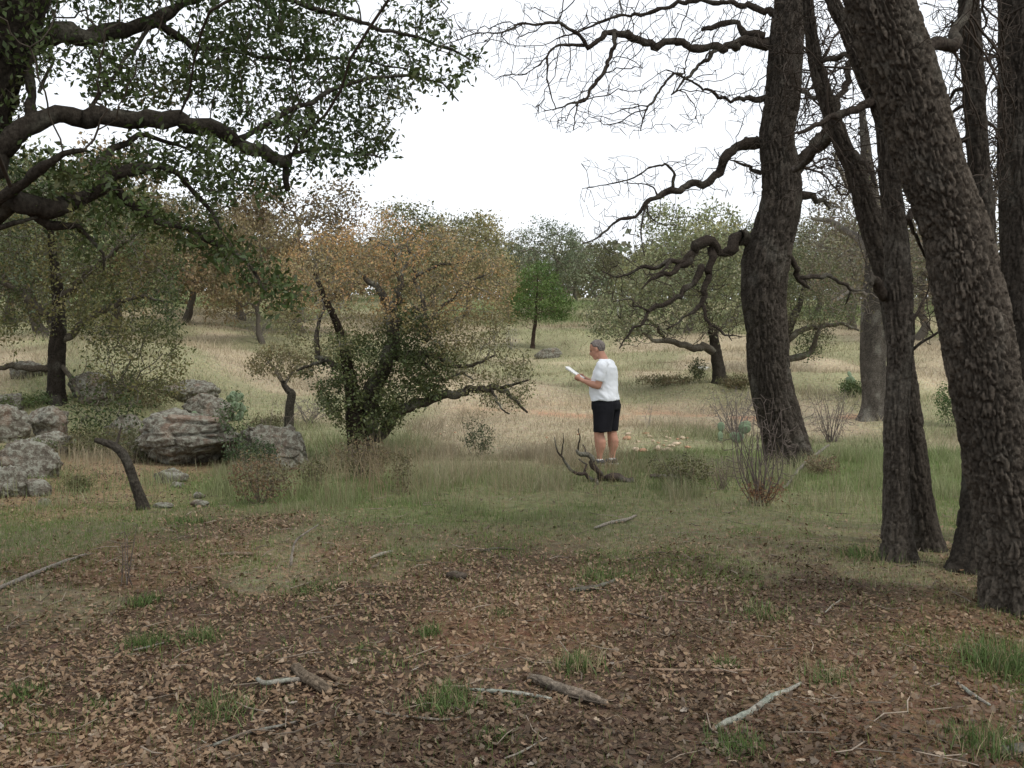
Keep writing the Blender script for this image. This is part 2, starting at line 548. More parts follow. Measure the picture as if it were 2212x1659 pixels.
def twig_mesh(mb, nodes, par, r, ch, ns, col, seedr=None, rmax=None):
    """tubes along each chain; seed nodes (index < ns) are not drawn themselves"""
    start = []
    for i in range(ns):
        for c in ch[i]:
            start.append((i, c))
    while start:
        a, b = start.pop()
        chain = [a, b]
        cur = b
        while ch[cur]:
            k = sorted(ch[cur], key=lambda q: -r[q])
            for o in k[1:]: start.append((cur, o))
            cur = k[0]; chain.append(cur)
        pts = nodes[chain]
        rr = r[chain].copy()
        rr[0] = rr[1]
        if a < ns and seedr is not None: rr = np.minimum(rr, max(seedr[a] * .8, .003))
        if rmax is not None: rr = np.minimum(rr, rmax)
        if len(pts) == 2:
            pts = np.vstack([pts[0], (pts[0] + pts[1]) / 2 + R.normal(size=3) * .1 * np.linalg.norm(pts[1] - pts[0]), pts[1]]); rr = np.array([rr[0], rr[0], rr[1]])
        m = rr.max()
        sides = 3 if m < .006 else 4 if m < .015 else 5 if m < .04 else 8
        mb.tube(pts, rr, sides, col if not callable(col) else col(pts, rr), cap=False)

def leaves(mb, centers, size, col, per=1, spread=.05, aspect=.42, up=.25, colvar=.25, fold=.25, sizevar=.35):
    c = np.repeat(np.asarray(centers), per, axis=0)
    n = len(c)
    if not n: return
    c = c + R.normal(size=(n, 3)) * spread
    d = R.normal(size=(n, 3)); d /= np.linalg.norm(d, axis=1)[:, None]
    nr = R.normal(size=(n, 3)); nr[:, 2] += up * 3
    nr -= d * (nr * d).sum(1)[:, None]; nr /= np.linalg.norm(nr, axis=1)[:, None] + 1e-9
    s = np.cross(nr, d)
    L = size * (1 + R.uniform(-sizevar, sizevar, n))[:, None]
    W = L * aspect * .5
    V = np.stack([c - d * L * .5, c + s * W + nr * W * fold + d * L * .05, c + d * L * .5 - nr * L * .08, c - s * W + nr * W * fold + d * L * .05], 1).reshape(-1, 3)
    Qd = np.arange(n * 4).reshape(-1, 4)
    cc = np.asarray(col(c) if callable(col) else np.tile(col, (n, 1)), float)
    cc = cc * (1 + R.uniform(-colvar, colvar, (n, 1))) * (1 + R.uniform(-.08, .08, (n, 3)))
    mb.add(V, Qd, None, np.repeat(cc, 4, 0))

def inpoly(poly, x, y):
    poly = np.asarray(poly, float)
    r = np.zeros(len(x), bool)
    j = len(poly) - 1
    for i in range(len(poly)):
        xi, yi, xj, yj = *poly[i], *poly[j]
        c = ((yi > y) != (yj > y)) & (x < (xj - xi) * (y - yi) / (yj - yi + 1e-12) + xi)
        r ^= c
        j = i
    return r

def Pv(px, py, d):
    a, b = (px - CX) / F, -(py - CY) / F
    vy = math.cos(TH) + b * math.sin(TH); vz = -math.sin(TH) + b * math.cos(TH)
    return np.stack([a / vy * d, d, EYE + vz / vy * d], 1)

def region(poly, n, d0, d1, clump=0.0, k=1.2, seed=0):
    poly = np.asarray(poly, float)
    lo, hi = poly.min(0), poly.max(0)
    out = []
    tot = 0
    while tot < n:
        x = R.uniform(lo[0], hi[0], 4 * n); y = R.uniform(lo[1], hi[1], 4 * n)
        m = inpoly(poly, x, y)
        x, y = x[m], y[m]
        d = R.uniform(d0, d1, len(x))
        p = Pv(x, y, d)
        if clump:
            q = vnoise(p[:, 0] * k, p[:, 1] * k, p[:, 2] * k, s=60 + seed)
            p = p[q > clump]
        out.append(p); tot += len(p)
    return np.concatenate(out)[:n]

def blob_points(blobs, n, shell=.55, clump=0.0, k=1.5, seed=0):
    """points in a union of ellipsoids (cx,cy,cz,rx,ry,rz), denser to the outside"""
    b = np.asarray(blobs, float)
    w = b[:, 3] * b[:, 4] * b[:, 5]; w = w ** .8; w /= w.sum()
    out = []; tot = 0
    while tot < n:
        i = R.choice(len(b), 2 * n, p=w)
        v = R.normal(size=(2 * n, 3)); v /= np.linalg.norm(v, axis=1)[:, None]
        rad = shell + (1 - shell) * R.uniform(0, 1, 2 * n) ** .6
        p = b[i, :3] + v * rad[:, None] * b[i, 3:]
        if clump:
            q = vnoise(p[:, 0] * k, p[:, 1] * k, p[:, 2] * k, s=70 + seed)
            p = p[q > clump]
        out.append(p); tot += len(p)
    return np.concatenate(out)[:n]

BARK = np.array([.125, .098, .075])
BARKD = np.array([.058, .047, .038])

def bark_tube(name, path, rad, parent, spacing=.012, plate=.045, depth=.012, col=BARK, seed=0, flare=True, lich=.25, stretch=.36):
    """a trunk whose plates and furrows are real relief"""
    path, rad = catmull(path, rad, spacing * 1.35)
    hi = path[:, 2] > 1.6 + .345 * np.maximum(path[:, 1], 0) + .25
    keep = ~hi | (np.arange(len(path)) % 9 == 0); keep[-1] = True
    path, rad = path[keep], rad[keep]
    T, Nn, B = frames(path)
    n = len(path)
    sides = int(2 * math.pi * rad.mean() / spacing)
    a = np.linspace(0, 2 * math.pi, sides, endpoint=False)
    s = np.concatenate([[0], np.cumsum(np.linalg.norm(np.diff(path, axis=0), axis=1))])
    ring = Nn[:, None, :] * np.cos(a)[None, :, None] + B[:, None, :] * np.sin(a)[None, :, None]
    rr = np.repeat(rad[:, None], sides, 1)
    # slow swellings
    cx, sy = np.cos(a)[None, :], np.sin(a)[None, :]
    rr = rr * (1 + .10 * (vnoise(cx * 1.3 + np.zeros((n, 1)), sy * 1.3 + np.zeros((n, 1)), (s * 1.6)[:, None] + np.zeros((1, sides)), s=seed) - .5) * 2)
    if flare:
        fl = np.exp(-s / .17)[:, None] * (.16 + .55 * (vnoise(cx * 2.2 + 5 + np.zeros((n, 1)), sy * 2.2 + np.zeros((n, 1)), s=seed + 5)))
        rr = rr * (1 + fl)
    rm = rad.mean()
    q = np.stack([(cx * rm / plate) + np.zeros((n, 1)), (sy * rm / plate) + np.zeros((n, 1)), (s * stretch / plate)[:, None] + np.zeros((1, sides))], -1).reshape(-1, 3)
    wob = np.stack([vnoise(q[:, 0] * .6, q[:, 1] * .6, q[:, 2] * .9, s=seed + i) - .5 for i in range(3)], 1)
    wob2 = np.stack([vnoise(q[:, 0] * 2.6, q[:, 1] * 2.6, q[:, 2] * 2.6, s=seed + 30 + i) - .5 for i in range(3)], 1)
    q = q + wob * 1.0 + wob2 * .5
    d1, d2, hid = cell3(q, seed)
    fine = fbm(q[:, 0] * 2.4, q[:, 1] * 2.4, q[:, 2] * 2.0, o=3, s=seed + 9)
    edge = sstep(.05, .22, d2 - d1 + .18 * (fine - .5))
    disp = depth * (edge * (.75 + .4 * hid) + .9 * (fine - .5)) - depth * .7
    rr = rr + disp.reshape(n, sides)
    V = (path[:, None, :] + ring * rr[..., None]).reshape(-1, 3)
    i = np.arange(n - 1)[:, None] * sides; j = np.arange(sides)[None, :]; jn = (j + 1) % sides
    Qd = np.stack([i + j, i + jn, i + sides + jn, i + sides + j], -1).reshape(-1, 4)
    lic = sstep(.55, .75, fbm(V[:, 0] * 5, V[:, 1] * 5, V[:, 2] * 3, o=3, s=seed + 20))[:, None] * lich
    c = col * .41 * (.75 + .5 * hid[:, None]) * (.8 + .4 * fine[:, None])
    c = c * (1 - lic) + np.array([.19, .18, .15]) * lic
    c = c * (.72 + .56 * fbm(V[:, 0] * 1.7, V[:, 1] * 1.7, V[:, 2] * .9, o=3, s=seed + 25))[:, None]
    return mesh_np(name, V, [Qd], M_BARK, parent, c, True)

def px_path(pts, d, drift=0.0, dz=None):
    """pts: (x, y, width[, depth]) in picture pixels -> world points and radii"""
    out, rad = [], []
    n = len(pts)
    for i, p in enumerate(pts):
        dd = p[3] if len(p) > 3 else d + drift * i / max(1, n - 1)
        out.append(P(p[0], p[1], dd)); rad.append(p[2] * .5 / F * dd)
    return np.array(out), np.array(rad)

class Tree:
    """a tree whose trunk and limbs follow given lines; twigs and leaves are grown from them"""
    def __init__(s, name, label, loc, group=None, cat='tree'):
        s.root = empty(name, loc)
        tag(s.root, label, cat, group)
        s.loc = np.asarray(loc, float)
        s.seeds, s.sr = [], []
    def rel(s, o):
        # geometry is made in world space; shift under the empty
        o.matrix_parent_inverse = Matrix.Translation(-Vector(s.loc))
        return o
    def trunk(s, path, rad, name='trunk', **kw):
        s.rel(bark_tube(name, path, rad, s.root, **kw))
        p, r = catmull(path, rad, .12)
        s.seeds.append(p); s.sr.append(r)
    def limb(s, path, rad, step=.05, col=BARKD, noise=.16, gnarl=.5, name='limb', lich=.2, seed=1):
        p, r = catmull(path, rad, step)
        L_ = np.concatenate([[0], np.cumsum(np.linalg.norm(np.diff(np.asarray(path, float), axis=0), axis=1))])
        s_ = np.concatenate([[0], np.cumsum(np.linalg.norm(np.diff(p, axis=0), axis=1))]); s_ = s_ / s_[-1] * L_[-1]
        lin = np.stack([np.interp(s_, L_, np.asarray(path, float)[:, k]) for k in range(3)], 1)
        p = .4 * p + .6 * lin
        fq = np.clip(.28 / max(r.mean(), .01), 4, 11)
        w = np.stack([vnoise(p[:, 0] * fq + 7 * k, p[:, 1] * fq, p[:, 2] * fq, s=seed + k) - .5 for k in range(3)], 1)
        env = np.clip(np.arange(len(p)) / 4.0, 0, 1)[:, None]
        w2 = np.stack([vnoise(p[:, 0] * 13 + 3 * k, p[:, 1] * 13, p[:, 2] * 13, s=seed + 40 + k) - .5 for k in range(3)], 1)
        p = p + (w * 2.4 + w2 * 1.5) * gnarl * np.clip(r, .010, .045)[:, None] * env
        mb = MB()
        sides = 14 if r.max() > .03 else 9 if r.max() > .015 else 6
        mb.tube(p, r, sides, None, noise=noise, seed=seed)
        V = mb.V[0]
        lic = sstep(.5, .7, fbm(V[:, 0] * 6, V[:, 1] * 6, V[:, 2] * 6, o=3, s=seed + 3))[:, None] * lich
        mb.C[0] = np.asarray(col) * (1 - lic) + np.array([.25, .25, .2]) * lic
        s.rel(mb.build(name, M_BARK, s.root))
        s.seeds.append(p[2:]); s.sr.append(r[2:])
    def grow(s, A, step, kill, rtip=.003, col=BARKD, e=2.25, jit=.25, name='twigs', iters=120, maxr=None, up=0.0, minr=0):
        seeds = np.concatenate(s.seeds); sr = np.concatenate(s.sr)
        if minr:
            m = sr > minr; seeds, sr = seeds[m], sr[m]
        nodes, par = colonize(seeds, A, step, kill, iters=iters, jit=jit, up=up)
        ns = len(seeds)
        r, ch, tipd = branch_radii(par, ns, rtip, e)
        mb = MB()
        twig_mesh(mb, nodes, par, r, ch, ns, col, sr, maxr)
        if mb.V:
            tag(s.rel(mb.build(name, M_TWIG, s.root)), kind='stuff')
        return nodes[ns:], tipd[ns:], r[ns:]
    def crown(s, centers, size, col, mat, name='crown', **kw):
        mb = MB()
        leaves(mb, centers, size, col, **kw)
        o = mb.build(name, mat, s.root, smooth=False)
        tag(o, kind='stuff')
        return s.rel(o)

# ================================================================== right-hand group of rough-barked oaks
def W(pts, d, drift=0.0):
    return px_path(pts, d, drift)

GREYLEAF = np.array([.20, .20, .13])

# --- oak behind the man's back, with bare limbs reaching left over the field
b = G(1705, 1008)
D1 = b[1]
t1 = Tree('oak_tree', 'bare gnarled oak standing just right of the man, bare limbs reaching left', b, 'oaks in the foreground grove')
p, r = W([(1712, 1024, 104), (1704, 985, 98), (1690, 930, 92), (1672, 855, 86), (1660, 790, 84), (1656, 720, 84), (1650, 640, 92), (1656, 560, 96), (1672, 500, 86), (1688, 430, 84),
          (1686, 367, 80), (1678, 300, 74), (1684, 250, 72), (1692, 200, 71), (1696, 100, 70), (1708, 0, 67), (1722, -120, 62), (1740, -300, 52), (1755, -520, 38), (1765, -760, 20)], D1)
t1.trunk(p, r, spacing=.012, plate=.044, depth=.034, stretch=.16, seed=3, col=np.array([.15, .127, .104]))
LT1 = [
    ([(1660, 92, 30), (1600, 96, 22), (1541, 104, 20), (1475, 97, 20), (1387, 93, 18), (1354, 72, 18), (1324, 67, 16), (1304, 80, 13), (1267, 97, 12), (1251, 73, 9), (1214, 50, 8), (1167, 53, 7), (1131, 52, 6), (1081, 70, 4), (1037, 70, 3), (957, 97, 1.6)], -1.3),
    ([(1267, 97, 9), (1204, 100, 6), (1181, 123, 6), (1184, 180, 4), (1202, 237, 2)], -1.1),
    ([(1181, 123, 5), (1137, 160, 3), (1087, 163, 2)], -1.2),
    ([(1324, 67, 12), (1322, 110, 10), (1304, 157, 9), (1261, 213, 8), (1221, 230, 4), (1174, 240, 2)], -1.0),
    ([(1261, 213, 5), (1247, 224, 4), (1237, 282, 2)], -1.0),
    ([(1690, 30, 20), (1600, 12, 14), (1475, 7, 11), (1404, 27, 9), (1340, 34, 7), (1304, 43, 7), (1261, 63, 5), (1200, 85, 3)], 1.2),
    ([(1662, 212, 18), (1610, 218, 11), (1570, 216, 9), (1545, 205, 8), (1510, 188, 7), (1475, 163, 6), (1440, 150, 3)], -.6),
    ([(1475, 160, 6), (1454, 160, 7), (1421, 207, 6), (1394, 240, 5), (1384, 283, 2)], -.7),
    ([(1545, 108, 12), (1520, 132, 9), (1495, 152, 8), (1475, 180, 6), (1450, 205, 3)], -.5),
    ([(1640, 305, 32), (1601, 316, 26), (1565, 345, 23), (1548, 380, 20), (1508, 400, 18), (1475, 402, 17), (1454, 413, 17), (1421, 423, 14), (1397, 437, 11), (1371, 467, 8), (1324, 483, 6), (1297, 510, 5), (1257, 527, 2.5)], -1.0),
    ([(1454, 408, 10), (1454, 370, 7), (1437, 353, 6), (1404, 360, 5), (1371, 383, 4), (1337, 393, 3.5), (1257, 407, 2)], -.9),
    ([(1421, 423, 6), (1410, 403, 4), (1395, 398, 3), (1350, 396, 2)], .4),
    ([(1397, 437, 7), (1388, 470, 5), (1384, 500, 4), (1392, 552, 2)], -.8),
    ([(1397, 440, 6), (1404, 470, 4), (1440, 490, 2)], -.4),
    ([(1650, 80, 22), (1625, 72, 18), (1605, 68, 17), (1575, 53, 15), (1545, 56, 13), (1518, 60, 9)], .3),
    ([(1645, 375, 12), (1620, 360, 8), (1590, 350, 5), (1575, 345, 3)], -.3),
    # low gnarled limb
    ([(1630, 528, 40), (1606, 512, 38), (1586, 516, 34), (1574, 540, 30), (1558, 548, 26), (1545, 534, 26), (1524, 524, 26), (1507, 532, 22), (1495, 552, 18), (1475, 566, 16), (1431, 572, 11), (1377, 584, 8), (1331, 600, 5), (1300, 585, 2)], -1.2),
    ([(1495, 552, 16), (1470, 575, 14), (1448, 590, 12), (1424, 597, 9), (1395, 610, 6), (1387, 625, 3)], -.9),
    ([(1448, 560, 9), (1440, 580, 7), (1420, 592, 5), (1396, 594, 3)], -1.4),
    ([(1538, 535, 24), (1534, 575, 18), (1531, 603, 15), (1522, 640, 13), (1518, 658, 12), (1496, 674, 8), (1470, 692, 6), (1440, 712, 4)], -.7),
    ([(1520, 660, 10), (1526, 688, 8), (1545, 705, 7), (1565, 722, 5), (1605, 728, 3)], -.4),
    ([(1515, 575, 18), (1506, 600, 16), (1490, 622, 14), (1464, 640, 13), (1437, 655, 11), (1404, 672, 9), (1387, 700, 7), (1361, 716, 6), (1337, 752, 3)], -1.3),
    ([(1404, 672, 7), (1380, 662, 5), (1368, 660, 4), (1364, 645, 4), (1324, 652, 2.5)], -1.4),
    # right-hand limbs
    ([(1708, 375, 36), (1741, 343, 30), (1765, 310, 26), (1790, 270, 20), (1830, 180, 15), (1860, 60, 10), (1880, -100, 6)], 1.0),
    ([(1722, 425, 22), (1745, 424, 17), (1765, 428, 14), (1782, 436, 10), (1795, 450, 6)], .4),
    ([(1702, 548, 16), (1720, 580, 14), (1731, 606, 12), (1750, 622, 7)], .2),
    ([(1728, 600, 10), (1755, 598, 11), (1785, 593, 10), (1821, 614, 9), (1841, 630, 7), (1868, 626, 3)], .3),
    ([(1838, 628, 5), (1832, 645, 5), (1826, 658, 3)], .3),
]
for k, (pts, dr) in enumerate(LT1):
    p, r = W(pts, D1, dr)
    # a branch of a branch starts where its parent limb passes
    if k:
        prev = np.concatenate(t1.seeds)
        q = np.array([P(pts[0][0], pts[0][1], dd) for dd in np.linspace(D1 - 1.5, D1 + 1.5, 61)])
        dm = np.linalg.norm(prev[:, None, :] - q[None], axis=2)
        jj = np.unravel_index(dm.argmin(), dm.shape)[1]
        off = np.linspace(D1 - 1.5, D1 + 1.5, 61)[jj]
        p, r = W([(x, y, w, off + (dr if off < D1 - .3 or off > D1 + .3 else dr) * .5 * i / max(1, len(pts) - 1)) for i, (x, y, w) in enumerate(pts)], D1)
    t1.limb(p, np.maximum(r * .86, .006), seed=100 + k, gnarl=1.1, noise=.32, col=BARKD * .8)
A = np.concatenate([region([(960, 20), (1300, 0), (1640, -10), (1650, 260), (1400, 300), (1200, 290), (1060, 180), (940, 110)], 950, D1 - 1.6, D1 + .6),
                    region([(1250, 330), (1460, 330), (1640, 300), (1640, 420), (1480, 440), (1400, 560), (1250, 540), (1250, 400)], 260, D1 - 1.2, D1 + .3),
                    region([(1290, 540), (1600, 520), (1600, 740), (1330, 760), (1300, 640)], 300, D1 - 1.4, D1 + .3),
                    region([(1640, 0), (1800, 0), (1850, 300), (1800, 480), (1620, 420)], 620, D1 - 1.2, D1 + 1.2),
                    region([(1300, -800), (2000, -900), (2100, -60), (1200, -40)], 350, D1 - 2.5, D1 + 2.5)])
t1.grow(A, .13, .08, rtip=.0038, col=BARKD * .9, jit=.2, e=2.5, maxr=.03, iters=90)

# --- slim oak in front of the pair, upright
bA = G(1938, 1212); DA = bA[1]
t2 = Tree('oak_tree', 'slim upright oak, nearest of the close pair of trunks right of the grass', bA, 'oaks in the foreground grove')
p, r = W([(1940, 1222, 60), (1938, 1190, 56), (1936, 1103, 52), (1935, 1000, 50), (1935, 920, 51), (1940, 830, 52), (1943, 753, 54), (1942, 680, 57), (1940, 600, 54), (1935, 500, 48), (1926, 430, 45), (1920, 367, 43), (1910, 267, 38),
          (1888, 210, 36), (1868, 167, 34), (1830, 67, 31), (1798, 0, 28), (1760, -120, 24), (1730, -300, 16), (1700, -520, 8)], DA)
t2.trunk(p, r, spacing=.0062, plate=.026, depth=.017, seed=13, col=np.array([.21, .18, .147]), stretch=.13)
for k, (pts, dr) in enumerate([
        ([(1912, 640, 26), (1895, 618, 22), (1884, 600, 18), (1878, 612, 10)], -.2),
        ([(1960, 480, 16), (1972, 455, 12), (1995, 440, 9), (2010, 420, 5)], .5),
        ([(1965, 700, 9), (1985, 670, 6), (2000, 640, 4), (2010, 600, 2)], .4),
        ([(1890, 215, 22), (1850, 232, 18), (1815, 246, 16), (1780, 262, 12), (1730, 285, 7), (1690, 300, 3)], -.5),
        ([(1860, 118, 14), (1820, 120, 12), (1780, 132, 10), (1760, 142, 6)], .6),
        ([(1966, 760, 7), (1990, 740, 6), (2030, 715, 5), (2060, 700, 4)], -.2)]):
    p, r = W(pts, DA, dr); t2.limb(p, np.maximum(r, .004), seed=200 + k, gnarl=.8)
A = np.concatenate([region([(1700, 0), (1920, 0), (1960, 300), (1960, 480), (1860, 480), (1720, 320)], 800, DA - .5, DA + 2.2),
                    region([(1960, 560), (2010, 560), (2050, 720), (1990, 760)], 60, DA - .2, DA + .5),
                    region([(1500, -700), (2100, -700), (2100, -60), (1600, -60)], 200, DA - 1.5, DA + 1.5)])
t2.grow(A, .10, .06, rtip=.0026, col=BARKD, jit=.2, e=2.5, maxr=.02, iters=80)

# --- its close neighbour, leaning left behind it
bB = G(2003, 1188); DB = bB[1]
t3 = Tree('oak_tree', 'slim oak leaning left and crossing behind the upright slim trunk', bB, 'oaks in the foreground grove')
p, r = W([(2006, 1200, 62), (2000, 1170, 58), (1990, 1103, 54), (1978, 1010, 52), (1966, 920, 52), (1954, 820, 50), (1945, 753, 48), (1928, 640, 52), (1905, 545, 56), (1882, 480, 50), (1862, 417, 44), (1842, 360, 38),
          (1822, 317, 36), (1805, 270, 34), (1790, 230, 33), (1774, 180, 31), (1762, 133, 29), (1750, 50, 24), (1742, -40, 20), (1730, -250, 14), (1720, -450, 7)], DB)
t3.trunk(p, r, spacing=.0065, plate=.027, depth=.016, seed=23, col=np.array([.18, .154, .125]), stretch=.13)
for k, (pts, dr) in enumerate([
        ([(1808, 275, 26), (1790, 290, 22), (1768, 318, 19), (1745, 345, 15), (1715, 372, 8)], .5),
        ([(1830, 320, 14), (1860, 345, 12), (1885, 375, 9), (1890, 400, 5)], -.4),
        ([(1785, 205, 12), (1760, 210, 9), (1735, 198, 6)], .5)]):
    p, r = W(pts, DB, dr); t3.limb(p, np.maximum(r, .004), seed=220 + k, gnarl=.8)
A = np.concatenate([region([(1660, 60), (1860, 100), (1900, 400), (1800, 460), (1690, 330)], 500, DB - .2, DB + 2.2),
                    region([(1500, -600), (2000, -600), (2000, -60), (1600, -60)], 120, DB - 1.5, DB + 1.5)])
t3.grow(A, .10, .06, rtip=.0026, col=BARKD, jit=.2, e=2.5, maxr=.02, iters=80)

# --- the thick leaning trunk at the right edge
bC = G(2195, 1312); DC = bC[1]
t4 = Tree('oak_tree', 'thickest oak at the right edge, deeply furrowed trunk leaning left', bC, 'oaks in the foreground grove')
p, r = W([(2222, 1335, 176), (2214, 1290, 170), (2200, 1200, 160), (2182, 1100, 150), (2160, 1000, 146), (2140, 900, 142), (2122, 800, 140), (2106, 700, 140), (2084, 590, 140), (2066, 500, 134), (2040, 433, 132), (2006, 333, 130),
          (1968, 200, 132), (1932, 100, 132), (1896, 0, 130), (1850, -130, 120), (1790, -300, 104), (1730, -500, 80), (1690, -750, 46), (1660, -1000, 20)], DC)
t4.trunk(p, r, spacing=.0068, plate=.026, depth=.027, seed=33, col=np.array([.25, .212, .17]), stretch=.23)
for k, (pts, dr) in enumerate([
        ([(1990, 105, 30), (2020, 100, 28), (2050, 90, 26), (2070, 60, 20), (2090, 10, 14), (2120, -80, 8)], .7),
        ([(1960, 470, 10), (1975, 500, 8), (2000, 560, 5)], .3)]):
    p, r = W(pts, DC, dr); t4.limb(p, np.maximum(r, .004), seed=240 + k, gnarl=.8)
A = np.concatenate([region([(1980, 0), (2200, 0), (2200, 420), (2090, 420), (2030, 200)], 420, DC + .3, DC + 1.8),
                    region([(1200, -1000), (2300, -1000), (2300, -100), (1300, -60)], 260, DC - 1.8, DC + 1.8)])
t4.grow(A, .10, .07, rtip=.0026, col=BARKD, jit=.2, e=2.5, maxr=.02, iters=80)

# --- slender trunk standing behind the thick one
bD = G(2094, 1232); DD = bD[1]
t5 = Tree('oak_tree', 'slender oak half hidden behind the thick leaning trunk, base showing on its left', bD, 'oaks in the foreground grove')
p, r = W([(2094, 1244, 74), (2098, 1200, 70), (2106, 1100, 64), (2112, 1000, 60), (2118, 850, 56), (2122, 650, 52), (2124, 467, 46), (2113, 333, 44), (2106, 220, 43), (2097, 100, 43), (2092, 0, 42), (2080, -200, 36), (2060, -450, 24), (2050, -700, 10)], DD)
t5.trunk(p, r, spacing=.008, plate=.028, depth=.013, seed=43, col=np.array([.14, .12, .098]), stretch=.15)
for k, (pts, dr) in enumerate([
        ([(2090, 190, 10), (2060, 200, 8), (2040, 230, 5)], .4), ([(2085, 225, 8), (2050, 245, 6), (2020, 240, 4)], .6),
        ([(2120, 130, 10), (2150, 122, 7), (2180, 128, 4)], .6), ([(2122, 250, 9), (2145, 275, 6), (2170, 280, 3)], .7),
        ([(2090, 300, 14), (2070, 305, 10), (2050, 300, 6)], .2)]):
    p, r = W(pts, DD, dr); t5.limb(p, np.maximum(r, .004), seed=260 + k, gnarl=.8)
A = np.concatenate([region([(2010, 0), (2200, 0), (2200, 440), (2100, 440), (2040, 240)], 700, DD, DD + 2.6),
                    region([(1800, -700), (2500, -700), (2500, -60), (1900, -60)], 130, DD - 1.5, DD + 1.5)])
t5.grow(A, .10, .06, rtip=.0026, col=BARKD, jit=.2, e=2.5, maxr=.02, iters=80)

# --- straight trunk cut by the right edge of the picture
DE = 8.6
bE = ground(P(2232, 1190, DE)[0], DE)
t6 = Tree('oak_tree', 'straight dark oak trunk cut off by the right edge of the picture', bE, 'oaks in the foreground grove')
p, r = W([(2236, 1200, 130), (2230, 1100, 118), (2224, 900, 112), (2218, 650, 110), (2216, 420, 108), (2213, 200, 106), (2212, 0, 104), (2206, -250, 90), (2200, -500, 66), (2196, -800, 22)], DE)
t6.trunk(p, r, spacing=.0085, plate=.032, depth=.015, seed=53, col=np.array([.145, .124, .102]), stretch=.15)
for k, (pts, dr) in enumerate([
        ([(2170, 40, 10), (2185, 30, 6), (2230, 5, 3)], -.6),
        ([(2165, 200, 10), (2155, 190, 8), (2140, 200, 4)], -.1)]):
    p, r = W(pts, DE, dr); t6.limb(p, np.maximum(r, .004), seed=280 + k)
A = np.concatenate([region([(2120, 0), (2212, 0), (2212, 430), (2130, 430)], 90, DE - .9, DE + .9), region([(2000, -700), (2700, -700), (2700, -60), (2000, -60)], 100, DE - 1.5, DE + 1.5)])
t6.grow(A, .10, .07, rtip=.0026, col=BARKD, jit=.2, e=2.5, maxr=.02, iters=60)

